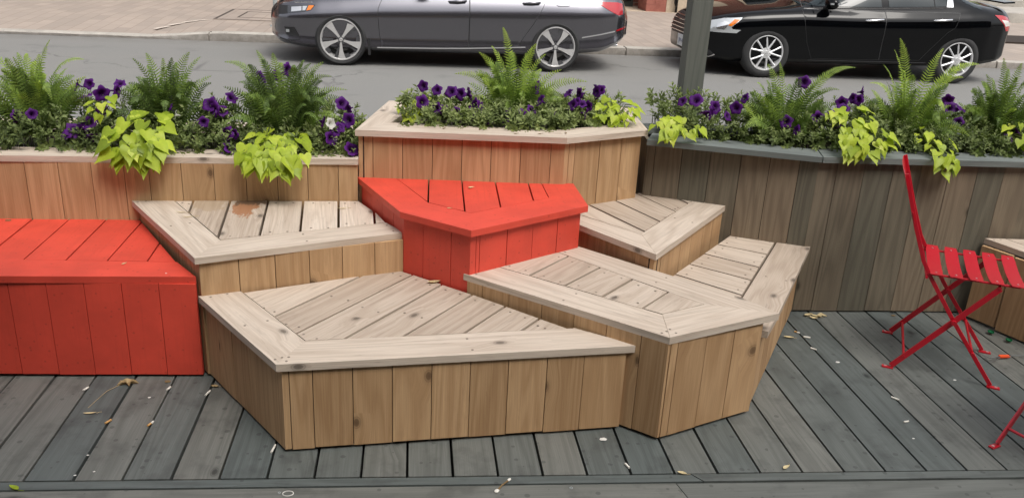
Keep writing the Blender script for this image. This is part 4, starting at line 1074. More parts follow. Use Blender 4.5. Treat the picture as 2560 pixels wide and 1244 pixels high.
def flower_mesh(name, mat, rng, open_=1.0):
    mb = MB(); n = 20; rings = []
    prof = [(.0035, -.034), (.0045, -.022), (.008, -.012), (.017, -.003), (.0265, 0), (.033, -.003 * open_)]
    for j, (r, z) in enumerate(prof):
        row = []
        for k in range(n):
            a = 2 * PI * k / n; lob = 1 + (.13 * math.cos(5 * a) + rng.uniform(-.05, .05)) * (j / 5) ** 2
            zz = z + (j / 5) ** 2 * (.006 * math.cos(10 * a + 1) + rng.uniform(-.004, .004)) - (j == 5) * .006 * (1 - open_)
            row.append((math.cos(a) * r * lob, math.sin(a) * r * lob, zz))
        rings.append(row)
    vs = [p for row in rings for p in row]; fs = []
    tn = [t + rng.uniform(-.06, .06) for t in (.35, .3, .05, .3, .6, .72) for _ in range(n)]
    for j in range(5):
        for k in range(n): fs.append((j * n + k, j * n + (k + 1) % n, (j + 1) * n + (k + 1) % n, (j + 1) * n + k))
    fs.append(tuple(range(n))[::-1])
    mb.add(vs, fs, tn)
    # green calyx and stalk behind
    o = mb.build(name, mat)
    me = o.data; C.objects.unlink(o); bpy.data.objects.remove(o)
    return me
rngf = random.Random(11)
FL_ME = [flower_mesh('flower', M['purple'], rngf, q) for q in (1, 1, .6, .2)]
FW_ME = flower_mesh('flower', M['white_petal'], rngf, 1)
EYE = Vector((0, 0, 1.68))

def shoot(mb, p, d, L, n, tone, rng, lw=1.0):
    """leafy petunia shoot: narrow leaves spiralling to the tip"""
    s, u = perp(d); pts = [p + d * L * i / 3 for i in range(4)]
    stem(mb, pts, .0018, .001, .3, 3)
    for i in range(n):
        t = .25 + .75 * i / n; a = i * 2.4 + rng.uniform(-.3, .3); c = p + d * L * t
        rad = s * math.cos(a) + u * math.sin(a)
        e = (rad * (1.1 - .5 * t) + d * (.35 + .5 * t) + Vector((0, 0, rng.uniform(-.25, .1)))).normalized()
        ln = rng.uniform(.022, .040) * (1.15 - .5 * t) * lw; w = ln * rng.uniform(.17, .26)
        b = e.cross(d); b = b.normalized() if b.length > .01 else s; nn = b.cross(e)
        m = c + e * ln * .5 + nn * .002
        mb.add((c, m - b * w, c + e * ln - nn * .003, m + b * w, m - nn * .0015), ((0, 1, 4), (1, 2, 4), (2, 3, 4), (3, 0, 4)), max(0, min(1, tone + .35 * (t - .5) + rng.uniform(-.14, .14))))

def petunia(label, spots, flowers, whites, seed, z0, tone=.42):
    """spots: list of (x, y, height) shoot bases; flowers: world points"""
    rng = random.Random(seed)
    cx = sum(s[0] for s in spots) / len(spots); cy = sum(s[1] for s in spots) / len(spots); O = Vector((cx, cy, z0))
    t = tag(empty('petunia', tuple(O)), label, 'petunia', 'petunias in the planters')
    mb = MB()
    for x, y, h in spots:
        p = Vector((x, y, z0)) - O; lean = Vector((rng.uniform(-.6, .6), rng.uniform(-.9, .35), rng.uniform(.3, 1.2))).normalized()
        if y < cy - .09 and rng.random() < .4: lean = Vector((rng.uniform(-.6, .6), -1, rng.uniform(-.25, .2))).normalized()
        base = p + Vector((0, 0, h * .35))
        L = rng.uniform(.045, .085)
        stem(mb, [p + Vector((0, 0, -.06)), p + Vector((0, 0, h * .2)), base], .002, .0018, .2, 3)
        shoot(mb, base + Vector((0, 0, h * .3)), lean, L, rng.randint(9, 14), tone + rng.uniform(-.16, .16), rng, rng.choice((.85, 1, 1.25)))
    for f in flowers + whites:
        q = Vector(f) - O; g = Vector((q.x * .9, q.y + .03, min(.0, q.z) - .03)); mid = (q + g) / 2 + Vector((rng.uniform(-.02, .02), .015, .02))
        stem(mb, [g, mid, q + Vector((0, .012, -.004))], .0016, .0012, .45, 4)
        for k in range(3): shoot(mb, g + (q - g) * (.35 + .2 * k), Vector((rng.uniform(-.8, .8), rng.uniform(-.6, .4), .7)).normalized(), .03, 6, tone + .05, rng, .8)
    mb.build('foliage', M['petunia_leaf'], t, smooth=False)
    for i, f in enumerate(flowers + whites):
        me = FW_ME if i >= len(flowers) else rng.choice(FL_ME)
        o = bpy.data.objects.new('flower', me); C.objects.link(o); o.parent = t
        o.location = Vector(f) - O
        face = ((EYE - Vector(f)).normalized() * .55 + Vector((rng.gauss(0, .9), rng.gauss(-.1, .4), rng.uniform(-.3, .9)))).normalized()
        o.rotation_euler = (face.to_track_quat('Z', 'Y').to_matrix().to_4x4() @ Matrix.Rotation(rng.uniform(0, 6), 4, 'Z')).to_euler()
        sc = rng.uniform(.72, 1.08) * (.8 if i >= len(flowers) else 1); o.scale = (sc, sc, sc)
    return t

F1= [(-1.681, 3.842, 0.811), (-1.627, 3.851, 0.819), (-1.473, 3.966, 0.928), (-1.421, 3.97, 0.933), (-1.428, 3.925, 0.888), (-1.358, 3.934, 0.897), (-1.291, 3.978, 0.94), (-1.293, 3.946, 0.909), (-1.442, 3.794, 0.767), (-1.47, 3.777, 0.752), (-1.389, 3.826, 0.796), (-1.353, 3.873, 0.839), (-1.331, 3.866, 0.832), (-1.407, 3.787, 0.76), (-1.36, 3.772, 0.748), (-1.069, 3.926, 0.889), (-1.067, 3.884, 0.85), (-0.895, 3.907, 0.871), (-0.874, 3.884, 0.849), (-0.84, 3.882, 0.847), (-0.913, 3.837, 0.805), (-0.804, 3.936, 0.898), (-1.082, 3.762, 0.739), (-0.81, 3.791, 0.765), (-0.776, 3.792, 0.765), (-0.786, 3.74, 0.716), (-0.792, 3.74, 0.68), (-0.682, 4.015, 0.978), (-0.611, 4.02, 0.988), (-0.565, 4.02, 1.013), (-0.319, 3.924, 0.887), (-0.291, 3.903, 0.867), (-0.339, 3.822, 0.792), (-0.322, 3.829, 0.798), (-0.289, 3.858, 0.825), (-0.355, 3.785, 0.759), (-0.265, 3.743, 0.723), (-0.394, 3.848, 0.816)]
F2= [(0.045, 3.976, 0.966), (0.109, 3.961, 0.953), (0.173, 3.958, 0.949), (0.215, 3.948, 0.94), (0.261, 3.949, 0.941), (0.045, 3.911, 0.905), (0.104, 3.888, 0.884), (0.141, 3.881, 0.877), (0.195, 3.874, 0.871), (0.241, 3.884, 0.879), (0.282, 3.906, 0.9), (0.311, 3.902, 0.896), (0.295, 3.86, 0.858), (0.417, 3.84, 0.834), (0.442, 3.872, 0.869), (0.497, 3.865, 0.862), (0.546, 3.894, 0.889), (0.586, 3.933, 0.925), (0.581, 3.981, 0.972), (0.721, 3.966, 0.957), (0.772, 3.962, 0.953), (0.735, 3.917, 0.91), (0.784, 3.924, 0.917), (0.811, 3.914, 0.907), (0.856, 3.972, 0.963), (0.876, 3.981, 0.971), (0.801, 3.88, 0.876), (0.756, 3.929, 0.921), (0.656, 3.877, 0.873), (0.349, 3.845, 0.844)]
F3= [(1.242, 3.864, 0.952), (1.311, 3.871, 0.958), (1.35, 3.823, 0.912), (1.402, 3.844, 0.932), (1.378, 3.819, 0.908), (1.498, 3.843, 0.931), (1.452, 3.809, 0.899), (1.547, 3.884, 0.971), (1.73, 3.794, 0.885), (1.861, 3.956, 1.043), (1.769, 3.759, 0.853), (1.892, 3.811, 0.901), (1.929, 3.804, 0.894), (2.006, 3.83, 0.919), (2.034, 3.855, 0.943), (2.03, 3.875, 0.962), (2.115, 3.89, 0.977), (2.152, 3.923, 1.01), (2.087, 3.897, 0.984), (1.986, 3.797, 0.887), (2.58, 3.901, 0.987), (2.597, 3.81, 0.9), (2.631, 3.872, 0.959), (2.578, 3.868, 0.955), (2.828, 3.747, 0.842), (2.892, 3.774, 0.866)]
FW= [(-1.025, 3.822, 0.837), (-0.358, 3.804, 0.821), (2.264, 3.85, 0.863), (2.633, 3.958, 0.966), (2.664, 3.829, 0.844)]

def spots_in(x0, x1, yf, depth, n, seed, hmax=.09):
    rng = random.Random(seed); out = []
    for i in range(n):
        x = rng.uniform(x0, x1); f = rng.random() ** 1.25; y = yf(x) + f * depth
        out.append((x, y, rng.uniform(.02, .05) + hmax * min(1, f * 1.4) * rng.uniform(.25, 1.25)))
    return out
yf1 = lambda x: 3.755 + .053 * (x + 1.2) / 1.0 * .5
yf2 = lambda x: (3.815 + max(0, (x - .62)) * .42) if x > .62 else 3.845 - .055 * (x + .06) / .7
yf3 = lambda x: (3.73 + max(0, 1.84 - x) * .36) if x < 1.84 else 3.70 - .02 * (x - 1.84)
def part_of(L, a, b): return [f for f in L if a <= f[0] < b]
segs = [
 (F1, -2.4, -1.56, yf1, z1, 'dark purple petunias below the arching fern at the far left edge', .3),
 (F1, -1.56, -1.18, yf1, z1, 'cluster of purple petunias between the left and middle ferns, left of a lime vine', .36),
 (F1, -1.18, -.86, yf1, z1, 'grey green petunia foliage with purple blooms below the middle fern of the left planter', .45),
 (F1, -.86, -.50, yf1, z1, 'purple petunias left of the big lime vine, under the large dark fern', .42),
 (F1, -.50, -.235, yf1, z1, 'purple petunias with a pale bloom in the right corner of the left planter', .5),
 (F2, -.06, .36, yf2, z2, 'purple petunias in the left half of the centre planter', .58),
 (F2, .36, .66, yf2, z2, 'petunia foliage with few purple blooms under the bright centre fern', .52),
 (F2, .66, 1.02, yf2, z2, 'dense purple petunias at the right of the centre planter beside lime leaves', .55),
 (F3, 1.20, 1.62, yf3, z3, 'purple petunias at the foot of the square post', .45),
 (F3, 1.62, 1.95, yf3, z3, 'petunia with one large round purple bloom below the fern right of the post', .42),
 (F3, 1.95, 2.30, yf3, z3, 'group of vivid purple petunias with one white bloom above the lime vine on the right', .45),
 (F3, 2.30, 2.72, yf3, z3, 'purple petunias between the two right hand ferns above the red chair', .36),
 (F3, 2.72, 3.5, yf3, z3, 'petunias in the far right corner of the right planter', .36)]
for i, (F, a, b, yf, zz, lab, tn) in enumerate(segs):
    lo = a if F is not F2 else max(a, -.045); hi = b if F is not F2 else min(b, .99)
    wh = [f for f in FW if a <= f[0] < b and (f[0] < -.1) == (F is F1) and (f[0] > 1.1) == (F is F3)]
    petunia(lab, spots_in(lo, hi, yf, .30 if F is not F2 else .26, int((hi - lo) * (430 if F is not F2 else 420)), 40 + i, .17 if F is not F2 else .075), part_of(F, a, b), wh, 70 + i, zz - .02, tn)

HEART = [(-.12, .16), (-.12, .30), (.04, .43), (.26, .40), (.52, .24), (.80, .07)]
def heart_leaf(mb, p, d, nrm, size, tone, rng):
    d = d.normalized(); n = (nrm - d * nrm.dot(d)).normalized(); s = d.cross(n)
    curl = rng.uniform(.0, .22); fold = rng.uniform(.05, .28); wav = rng.uniform(-.06, .06)
    def P(u, v): return p + d * u * size + s * v * size + n * size * (abs(v) * fold - curl * u * u + wav * math.sin(u * 7 + v * 5))
    mid = [P(0, 0), P(.25, 0), P(.5, 0), P(.78, 0), P(1.02, 0)]
    L = [P(u, v) for u, v in HEART]; R_ = [P(u, -v * rng.uniform(.92, 1.0)) for u, v in HEART]
    fs = [(0, 5, 6), (0, 6, 7), (0, 7, 1), (1, 7, 8), (1, 8, 2), (2, 8, 9), (2, 9, 3), (3, 9, 10), (3, 10, 4)]
    fs += [(0, 12, 11), (0, 13, 12), (0, 1, 13), (1, 14, 13), (1, 2, 14), (2, 15, 14), (2, 3, 15), (3, 16, 15), (3, 4, 16)]
    mb.add(mid + L + R_, fs, [min(1, tone + .16)] * 5 + [tone] * 12)

def vine(label, c, rx, top, out_y, bottom, n, size, seed, tone=.5, back=.06):
    """lime sweet potato vine: leaves from a mound over the rim and down the outside"""
    rng = random.Random(seed); O = Vector(c)
    t = tag(empty('sweet_potato_vine', c), label, 'vine', 'lime sweet potato vines')
    mb = MB(); ms = MB()
    for i in range(n):
        f = (i + rng.random()) / n               # 0 top, 1 bottom
        xw = rx * (1 - .55 * abs(f - .45) ** 1.2 * 1.6)
        x = rng.uniform(-1, 1) * xw
        z = top + (bottom - top) * f
        g = min(1, f * 1.7); y = back * (1 - g) + (out_y - c[1]) * g - .02 * rng.random()
        p = Vector((x, y + .02 * abs(x) / rx, z)) + Vector((0, 0, rng.uniform(-.012, .012)))
        up = 1 - g
        nrm = Vector((rng.uniform(-.45, .45) + x / rx * .4, -.3 - .35 * g + rng.uniform(-.3, .25), .75 + .9 * up + rng.uniform(-.25, .4)))
        d = Vector((x / rx * .9 + rng.uniform(-.6, .6), -.7 + rng.uniform(-.25, .35), -.3 - .65 * g + rng.uniform(-.2, .25)))
        sz = size * rng.uniform(.5, 1.15)
        heart_leaf(mb, p, d, nrm, sz, max(0, min(1, tone + rng.gauss(0, .17) - .08 * f)), rng)
        root = Vector((x * .25, back, min(0, top - .05)))
        stem(ms, [root, (root + p) / 2 + Vector((0, .02, .03)), p], .0017, .001, .8, 4)
    mb.build('leaves', M['lime_leaf'], t); ms.build('stems', M['stem'], t)
    return t
vine('lime green vine spilling over the left planter between the left and middle ferns', (-1.137, 3.76, .70), .125, .150, 3.59, -.012, 74, .076, 1, .42)
vine('largest lime green vine draped over the left planter below the dark fern', (-.585, 3.77, .70), .145, .075, 3.59, -.022, 82, .076, 2, .5)
vine('small lime sprig among purple blooms behind the left lime vine', (-1.316, 3.86, .80), .06, .09, 3.80, .03, 9, .055, 3, .6)
vine('few lime leaves at the right end of the left planter against the centre box', (-.262, 3.96, .74), .05, .075, 3.90, .03, 8, .045, 4, .55)
vine('lime leaves at the left corner of the centre planter behind purple buds', (.03, 3.99, .84), .10, .055, 3.93, .0, 20, .05, 5, .7)
vine('compact lime vine at the right corner of the centre planter', (.95, 3.97, .83), .12, .095, 3.895, .005, 42, .052, 6, .62)
vine('lime vine on the grey rim at the foot of the square post', (1.22, 3.86, .80), .125, .075, 3.76, .02, 34, .062, 7, .68, .02)
vine('tall bright lime vine left of the tallest fern, drooping on the grey rim', (2.02, 3.76, .79), .13, .16, 3.565, .0, 56, .068, 8, .62)
vine('lime vine hanging over the grey rim above the red chair', (2.40, 3.70, .79), .085, .085, 3.53, -.055, 36, .058, 9, .55)
vine('lime leaves at the far right edge of the right planter', (2.86, 3.74, .79), .06, .12, 3.66, .03, 10, .06, 10, .5)
vine('lime green plant in the flower box at the top right corner', (19.2, 28.4, 1.10), .45, .35, 28.1, -.05, 60, .22, 12, .6)

# ------------------------------------------------------------------ red folding chairs
M['chair_red'] = plain('red_powder_coat', srgb(186, 20, 40), .32, 0, .3)
M['foot_rivet'] = plain('pale_rivet', srgb(200, 150, 150), .4, .3)
def chair(label, origin, udir):
    """u = towards the front, v = across, z up; origin = rear foot on the near side"""
    u = Vector((udir[0], udir[1], 0)).normalized(); v = Vector((-u.y, u.x, 0)); ang = math.atan2(u.y, u.x)
    t = tag(empty('folding_chair', origin, ang), label, 'chair', 'red folding chairs')
    W_ = .372
    for vv, nm in ((0, 'near'), (W_, 'far')):
        # back leg that rises to the front of the seat
        bm = newbm(); a = (.012, vv + .006, .012); b = (.335, vv + .006, .432)
        bar(bm, a, b, .022, .007, (-.8, 0, .6)); bar(bm, (-.022, vv + .006, .003), (.022, vv + .006, .003), .020, .005, (0, 1, 0)); bevel_all(bm, .0012)
        o = link('leg', bm, M['chair_red'], t)
        bm = newbm(); tube(bm, [(-.010, vv + .006, .005), (-.010, vv + .006, .008)], .006, 10); link('rivet', bm, M['foot_rivet'], o)
        # front leg that rises to the backrest: one bent flat bar
        bm = newbm(); off = .016 if vv == 0 else -.004
        pth = [(.392, off + vv, .010), (.205, off + vv, .255), (.085, off + vv, .425), (.045, off + vv, .49), (-.012, off + vv, .63), (-.055, off + vv, .75), (-.085, off + vv, .835)]
        rows = []
        for i, p in enumerate(pth):
            q0 = Vector(pth[max(0, i - 1)]); q1 = Vector(pth[min(len(pth) - 1, i + 1)]); d = (q1 - q0).normalized(); w = Vector((-d.z, 0, d.x)) * .008; tv = Vector((0, .0035, 0)); P_ = Vector(p)
            rows.append([bm.verts.new(P_ + w * a_ + tv * b_) for a_, b_ in ((-1, -1), (1, -1), (1, 1), (-1, 1))])
        for i in range(len(rows) - 1):
            for k in range(4): bm.faces.new((rows[i][k], rows[i][(k + 1) % 4], rows[i + 1][(k + 1) % 4], rows[i + 1][k]))
        bm.faces.new(rows[0][::-1]); bm.faces.new(rows[-1]); bmesh.ops.recalc_face_normals(bm, faces=bm.faces[:])
        bar(bm, (.380, off + vv, .003), (.428, off + vv, .003), .020, .005, (0, 1, 0)); bevel_all(bm, .0012)
        o = link('leg', bm, M['chair_red'], t)
        bm = newbm(); tube(bm, [(.414, off + vv, .005), (.414, off + vv, .008)], .006, 10); link('rivet', bm, M['foot_rivet'], o)
        bm = newbm(); tube(bm, [(.203, vv - .012, .258), (.203, vv + .026, .258)], .010, 12); link('pivot_bolt', bm, M['chair_red'], t, True, 40)
    for z, uu, nm in ((.065, .052, 'stretcher'), (.135, .298, 'stretcher'), (.428, .068, 'seat_rod'), (.435, .333, 'seat_rod')):
        bm = newbm(); tube(bm, [(uu, 0, z), (uu, W_ + .01, z)], .0055, 10); link(nm, bm, M['chair_red'], t, True, 40)
    for vv in (.028, W_ - .022):
        bm = newbm(); bar(bm, (.07, vv, .437), (.405, vv, .443), .012, .006, (0, 1, 0)); link('seat_rail', bm, M['chair_red'], t)
    for i in range(5):
        uu = .100 + i * .0735
        bm = bmesh.new(); rows = []
        for j in range(9):
            y = -.004 + (W_ + .018) * j / 8; sag = -.010 * math.sin(PI * j / 8); end = .004 if j in (0, 8) else 0
            rows.append([bm.verts.new((uu + a_, y, .447 + sag + b_ + i * .0015)) for a_, b_ in ((-.0265 + end, 0), (.0265 - end, 0), (.0265 - end, .0022), (-.0265 + end, .0022))])
        for j in range(8):
            for k in range(4): bm.faces.new((rows[j][k], rows[j][(k + 1) % 4], rows[j + 1][(k + 1) % 4], rows[j + 1][k]))
        bm.faces.new(rows[0][::-1]); bm.faces.new(rows[8]); bmesh.ops.recalc_face_normals(bm, faces=bm.faces[:])
        o = link('seat_slat', bm, M['chair_red'], t, True, 40)
        bm = newbm()
        for y in (.028, W_ - .022): tube(bm, [(uu, y, .446 + i * .0015), (uu, y, .4495 + i * .0015)], .004, 8)
        link('rivets', bm, M['foot_rivet'], o)
    for z, uu, h in ((.80, -.080, .075), (.665, -.028, .06)):
        bm = bmesh.new(); rows = []
        for j in range(11):
            y = -.002 + (W_ + .012) * j / 10; b_ = -.007 * math.sin(PI * j / 10)
            up = Vector((-.32, 0, .95)) * h / 2
            c0 = Vector((uu + b_, y, z)); th = Vector((.0022, 0, 0))
            hh = up * (.72 if j in (0, 10) else 1)
            rows.append([bm.verts.new(q) for q in (c0 - hh - th * 0, c0 + hh, c0 + hh + th, c0 - hh + th)])
        for j in range(10):
            for k in range(4): bm.faces.new((rows[j][k], rows[j][(k + 1) % 4], rows[j + 1][(k + 1) % 4], rows[j + 1][k]))
        bm.faces.new(rows[0][::-1]); bm.faces.new(rows[10]); bmesh.ops.recalc_face_normals(bm, faces=bm.faces[:])
        link('back_slat', bm, M['chair_red'], t, True, 40)
    return t
chair('red slatted metal folding chair standing on the deck in full view at the right', (2.010, 3.036, .0), (.879, -.477))
chair('second red folding chair, mostly cut off at the lower right corner', (2.242, 2.094, .0), (.927, .375))

# ------------------------------------------------------------------ litter, stains and small things
M['butt_paper'] = plain('cigarette_paper', srgb(222, 218, 208), .8)
M['butt_filter'] = plain('cigarette_filter', srgb(196, 150, 92), .8)
M['scrap'] = plain('white_paper_scrap', srgb(216, 214, 208), .8)
M['green_plastic'] = plain('green_bottle_cap', srgb(20, 110, 66), .35)
M['orange_tag'] = plain('orange_tape', srgb(230, 84, 40), .5)
M['wire'] = plain('thin_steel_wire', srgb(120, 124, 126), .4, .5)
rl = random.Random(5)
def butt(label, x, y, ang, L=.028, filt=.35, z=0):
    t = tag(empty('cigarette_butt', (x, y, z + .0038), ang), label, 'cigarette butt', 'cigarette butts on the deck')
    if filt < 1:
        bm = newbm(); tube(bm, [(-L / 2 + L * filt, 0, 0), (L / 2 - .004, 0, 0), (L / 2, .0006, .0006)], [.0037, .0037, .0030], 10); link('paper', bm, M['butt_paper'], t, True, 40)
    if filt > 0:
        bm = newbm(); tube(bm, [(-L / 2, 0, 0), (-L / 2 + L * filt - .0003, 0, 0)], .0038, 10); link('filter', bm, M['butt_filter'], t, True, 40)
def dry_leaf(label, x, y, z, ang, L=.05, w=.22, tone=.6, green=False, stalk=.3):
    mb = MB(); n = 8; top = []
    for i in range(n + 1):
        t = i / n; hw = L * w * math.sin(PI * min(1, t * .97 + .02)) ** .8; zz = .002 + .010 * (t - .5) ** 2 * 3 * (L / .05)
        c = (L * (t - .5), .10 * L * math.sin(t * 3), zz)
        top += [(c[0], c[1] - hw, c[2] + hw * .5), (c[0], c[1], c[2]), (c[0], c[1] + hw, c[2] + hw * .35)]
    fs = []
    for i in range(n):
        for k in range(2): fs.append((i * 3 + k, i * 3 + k + 1, i * 3 + k + 4, i * 3 + k + 3))
    mb.add(top, fs, [tone + rl.uniform(-.12, .12) for _ in top])
    if stalk: stem(mb, [Vector((L * .48, .0, .004)), Vector((L * (.5 + stalk * .5), .004, .005)), Vector((L * (.5 + stalk), .01, .002))], .0009, .0007, tone - .2, 4)
    o = mb.build('fallen_leaf', M['lime_leaf'] if green else M['dead']); o.location = (x, y, z); o.rotation_euler = (0, 0, ang)
    tag(o, label, 'leaf', 'fallen leaves'); return o
def scrap(label, x, y, z, s=.02, mat='scrap', name='paper_scrap', cat='paper scrap', flat=.35):
    bm = bmesh.new(); bmesh.ops.create_icosphere(bm, subdivisions=2, radius=s)
    for v in bm.verts:
        k = 1 + .45 * noise.noise(v.co * (1.6 / s) + Vector((x * 9, y * 7, 0))); v.co = Vector((v.co.x * k, v.co.y * k * .7, (v.co.z * k + s) * flat * .5)) * .62
    o = link(name, bm, M[mat]); o.location = (x, y, z); tag(o, label, cat); return o
# maple leaf with a long stalk by the red bench
mb = MB(); rim_ = []
for k in range(15):
    a = 2 * PI * k / 15; r = .042 * (1 if k % 3 == 0 else (.62 if k % 3 == 1 else .55)) * rl.uniform(.85, 1.1); rim_.append((math.cos(a) * r, math.sin(a) * r * .6, .004 + abs(math.sin(a * 2.5)) * .014))
mb.add([(0, 0, .003)] + rim_, [(0, k + 1, (k + 1) % 15 + 1) for k in range(15)], [.3] + [rl.uniform(.2, .65) for _ in rim_])
stem(mb, [Vector((-.02, -.005, .004)), Vector((-.055, -.06, .006)), Vector((-.075, -.13, .003)), Vector((-.085, -.17, .002))], .0012, .0008, .6, 4)
o = mb.build('fallen_leaf', M['dead'], smooth=False); o.location = (-1.055, 2.962, 0); tag(o, 'crumpled brown maple leaf with a long stalk on the deck by the red bench', 'leaf', 'fallen leaves')
scrap('small grey brown leaf lump by the red bench, right of the maple leaf', -.915, 2.975, 0, .018, 'dead', 'leaf_lump', 'leaf', .5)
butt('white cigarette butt in the deck gap left of the brown maple leaf', -1.191, 2.925, 1.1, .026, 0)
butt('white butt end in the deck gap under the small grey leaf', -.896, 2.921, 1.2, .024, 0)
butt('tan filter butt wedged in the deck gap left of the two toned butt', -1.041, 2.697, 1.05, .026, 1)
butt('two toned butt in the deck gap at the middle of the left deck', -.895, 2.68, 1.15, .030, .55)
butt('long white sliver in the deck gap beside the left corner of the front bench', -.747, 2.885, 1.3, .036, 0)
dry_leaf('slim pale yellow leaf lying on the deck below the maple leaf', -1.119, 2.751, 0, .1, .045, .12, .85)
dry_leaf('brown leaf tucked at the left corner of the low front bench', -.733, 2.932, 0, -.3, .03, .3, .5)
dry_leaf('curled green leaf at the lower left corner on the border board', -1.198, 2.327, 0, -.6, .042, .2, .55, True)
scrap('tiny white crumb in the deck gap near the lower left border', -1.044, 2.392, 0, .007)
scrap('white crumb on a deck board right of the border crumb', -.993, 2.41, 0, .006)
scrap('white crumb at the middle of the left deck gap', -1.042, 2.501, 0, .007)
scrap('grey white disc like crumb on the deck below the small grey leaf', -.95, 2.862, 0, .009, flat=.2)
butt('thin white twig in the gap at the front corner of the low bench', -.455, 2.515, 1.4, .045, 0)
bm = bmesh.new()
for k in range(24): pass
def torus(bm, R_, r, seg=28, sq=.75):
    rings = [[bm.verts.new((math.cos(a) * (R_ + math.cos(b) * r), math.sin(a) * (R_ + math.cos(b) * r) * sq, r + math.sin(b) * r)) for b in [2 * PI * j / 8 for j in range(8)]] for a in [2 * PI * k / seg for k in range(seg)]]
    for i in range(seg):
        for j in range(8): bm.faces.new((rings[i][j], rings[(i + 1) % seg][j], rings[(i + 1) % seg][(j + 1) % 8], rings[i][(j + 1) % 8]))
torus(bm, .0165, .0014); o = link('plastic_ring', bm, M['scrap'], None, True); o.location = (-.375, 2.272, 0); tag(o, 'white plastic ring on the border board at the bottom, the larger ring', 'ring')
bm = bmesh.new(); torus(bm, .0035, .0012, 16, 1); o = link('metal_washer', bm, M['galv'], None, True); o.location = (-.402, 2.277, 0); tag(o, 'tiny metal washer just left of the white plastic ring', 'washer')
bm = bmesh.new(); torus(bm, .0042, .0012, 16, 1); o = link('metal_washer', bm, M['galv'], None, True); o.location = (.514, 2.265, 0); tag(o, 'tiny pale washer alone on the border board right of the bone shaped stick', 'washer')
scrap('crumpled white gum wrapper on the deck in front of the low bench right end', .676, 2.536, 0, .022)
butt('white butt on the deck gap below the crumpled wrapper', .724, 2.375, 1.9, .026, 0)
t = tag(empty('wooden_fork', (.300, 2.288, .004), .9), 'pale bone shaped wooden stick lying across the border boards', 'stick')
bm = newbm(); tube(bm, [(-.035, 0, .001), (-.012, .002, .002), (.022, 0, .001)], [.0035, .0028, .0030], 8); link('handle', bm, M['dead'], t, True, 40)
for s in (-1, 1):
    bm = bmesh.new(); bmesh.ops.create_uvsphere(bm, u_segments=12, v_segments=8, radius=1, matrix=Matrix.Translation((.029 if s > 0 else -.043, 0, .001)) @ Matrix.Diagonal((.010, .0075 if s < 0 else .005, .003, 1))); link('knob', bm, M['butt_paper'], t, True)
dry_leaf('small curled leaf at the border board joint below the pentagonal bench', .899, 2.325, 0, -.5, .032, .25, .85)
for i, (x, y, a, L) in enumerate(((1.885, 3.545, .4, .05), (1.915, 3.535, -.5, .045), (1.945, 3.54, 1.0, .05), (1.90, 3.52, 2.6, .04), (1.965, 3.545, 1.9, .035))):
    o = dry_leaf('yellow leaf in the little pile against the grey brown wall behind the long bench', x, y, .002, a, L, .22, .85)
butt('white butt bridging a deck gap near the end of the long right bench', 1.777, 3.318, -.3, .030, 0)
butt('tan ended butt in the deck gap beside the long right bench', 1.752, 3.368, -.75, .024, .5)
butt('white butt in the deck gap a little below the bridging one', 1.757, 3.205, -.8, .026, 0)
dry_leaf('curled yellow leaf beside the long right bench', 1.69, 3.315, 0, -.3, .045, .22, .85)
scrap('bright white folded scrap on the deck between bench and red chair', 1.813, 3.087, 0, .014)
butt('bright white butt in the deck gap at the middle of the right deck', 1.904, 2.781, -.85, .030, 0)
dry_leaf('pale grey leaf near the bottom border below the right deck', 1.27, 2.343, 0, .6, .036, .2, 1.0)
scrap('white crumb on the right deck below the middle butt', 1.824, 2.507, 0, .008)
scrap('grey gum spot on the deck under the front of the red chair', 2.249, 2.927, 0, .011, flat=.15)
scrap('tan wood chip against the wall left of the chair back foot', 2.319, 3.55, 0, .016, 'dead', 'wood_chip', 'wood chip', .4)
scrap('square tan chip on the deck under the red chair', 2.475, 3.316, 0, .012, 'dead', 'wood_chip', 'wood chip', .3)
butt('thin curled white shred on the right deck', 1.856, 2.614, .2, .022, 0)
for (x, y, lab) in ((2.689, 3.345, 'green bottle cap lying by the gap of the brown bench, the farther one'), (2.722, 3.262, 'green bottle cap lying by the brown bench, the nearer one')):
    bm = bmesh.new(); lathe(bm, [(.001, .0), (.011, .0), (.0135, -.002), (.014, -.008)], 0, 20); bmesh.ops.rotate(bm, verts=bm.verts[:], cent=(0, 0, 0), matrix=Matrix.Rotation(-PI / 2, 3, 'X'))
    o = link('bottle_cap', bm, M['green_plastic'], None, True, 40); o.location = (x, y, .009); tag(o, lab, 'bottle cap')
t = tag(empty('wire_tie', (2.592, 3.108, .012)), 'thin grey wire with an orange tape tag, tied to the red chair leg', 'wire')
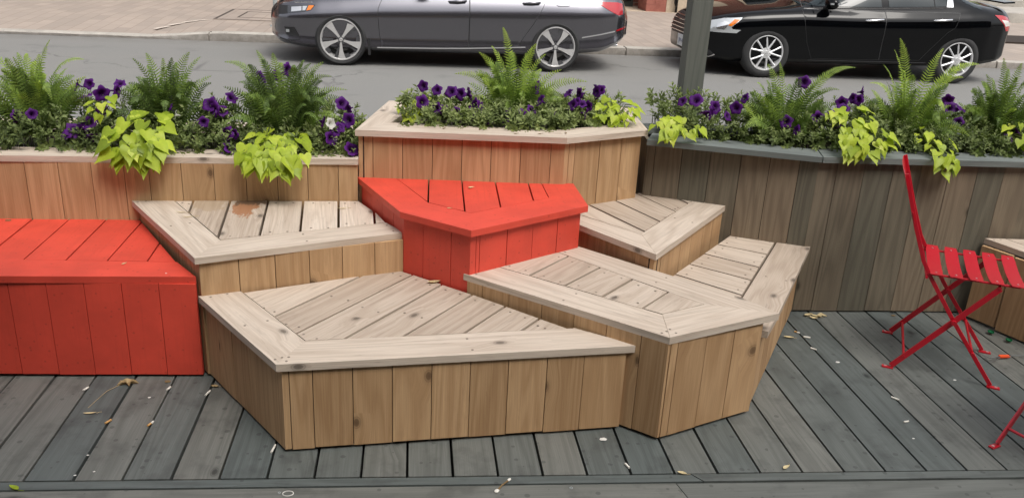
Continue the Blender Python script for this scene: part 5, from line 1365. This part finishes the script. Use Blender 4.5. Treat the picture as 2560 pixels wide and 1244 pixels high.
bm = newbm(); tube(bm, [(2.34 - 2.592, 2.965 - 3.108, .115), (2.40 - 2.592, 3.02 - 3.108, .06), (2.50 - 2.592, 3.07 - 3.108, .012), (-.04, -.01, .002), (.05, .002, .002), (.5, .01, -.004)], .0018, 6); link('cable', bm, M['wire'], t, True, 60)
bm = newbm(); tube(bm, [(2.36 - 2.592, 2.93 - 3.108, .09), (2.44 - 2.592, 3.00 - 3.108, .03), (2.52 - 2.592, 3.06 - 3.108, .006), (-.03, -.012, .001)], .0015, 6); link('cable', bm, M['wire'], t, True, 60)
bm = newbm(); box(bm, -.026, .026, -.007, .006, -.003, .005); bevel_all(bm, .003)
for v in bm.verts: v.co.z += .004 * noise.noise(v.co * 60); v.co.y += .004 * math.sin(v.co.x * 90)
link('tape', bm, M['orange_tag'], t)
# on the seats
scrap('pale torn leaf scrap lying on the far edge of the left red bench', -1.687, 3.62, zL, .02, 'dead', 'leaf_scrap', 'leaf', .3)
dry_leaf('small yellow leaf on the front board of the left red bench', -1.076, 3.135, zL, 1.0, .022, .25, .9)
scrap('white speck on the front board of the left red bench near its right end', -.902, 3.05, zL, .006)
dry_leaf('slim dry leaf on the wood bench left of the stain, the farther of two', -.95, 3.493, zC, -.1, .05, .07, .8)
dry_leaf('slim dry leaf on the wood bench left of the stain, the nearer of two', -.906, 3.438, zC, .2, .05, .07, .85)
dry_leaf('thin dry leaf lying across a board gap of the stained wood bench', -.30, 3.573, zC, .2, .05, .08, .95)
dry_leaf('small yellow winged seed in the middle of the tall red seat', .255, 3.582, zR, .6, .03, .3, .95)
dry_leaf('tiny yellow leaf on the front rim of the tall red seat', .147, 3.294, zR, -.2, .016, .3, .9)
dry_leaf('greenish yellow leaf at the back of the low front bench by the red wall', .089, 3.14, zA, .2, .055, .22, .75)
for i, (x, y) in enumerate(((.138, 3.757), (.452, 3.69), (.682, 3.72), (.30, 3.76), (.56, 3.70))):
    dry_leaf('dark shrivelled petal fallen on the rim of the centre planter', x, y, z2, rl.uniform(0, 3), .022, .2, .0)
scrap('brown dead leaf clump by the right lime vine of the centre planter', .945, 3.925, z2, .016, 'dead', 'leaf_clump', 'leaf', .5)
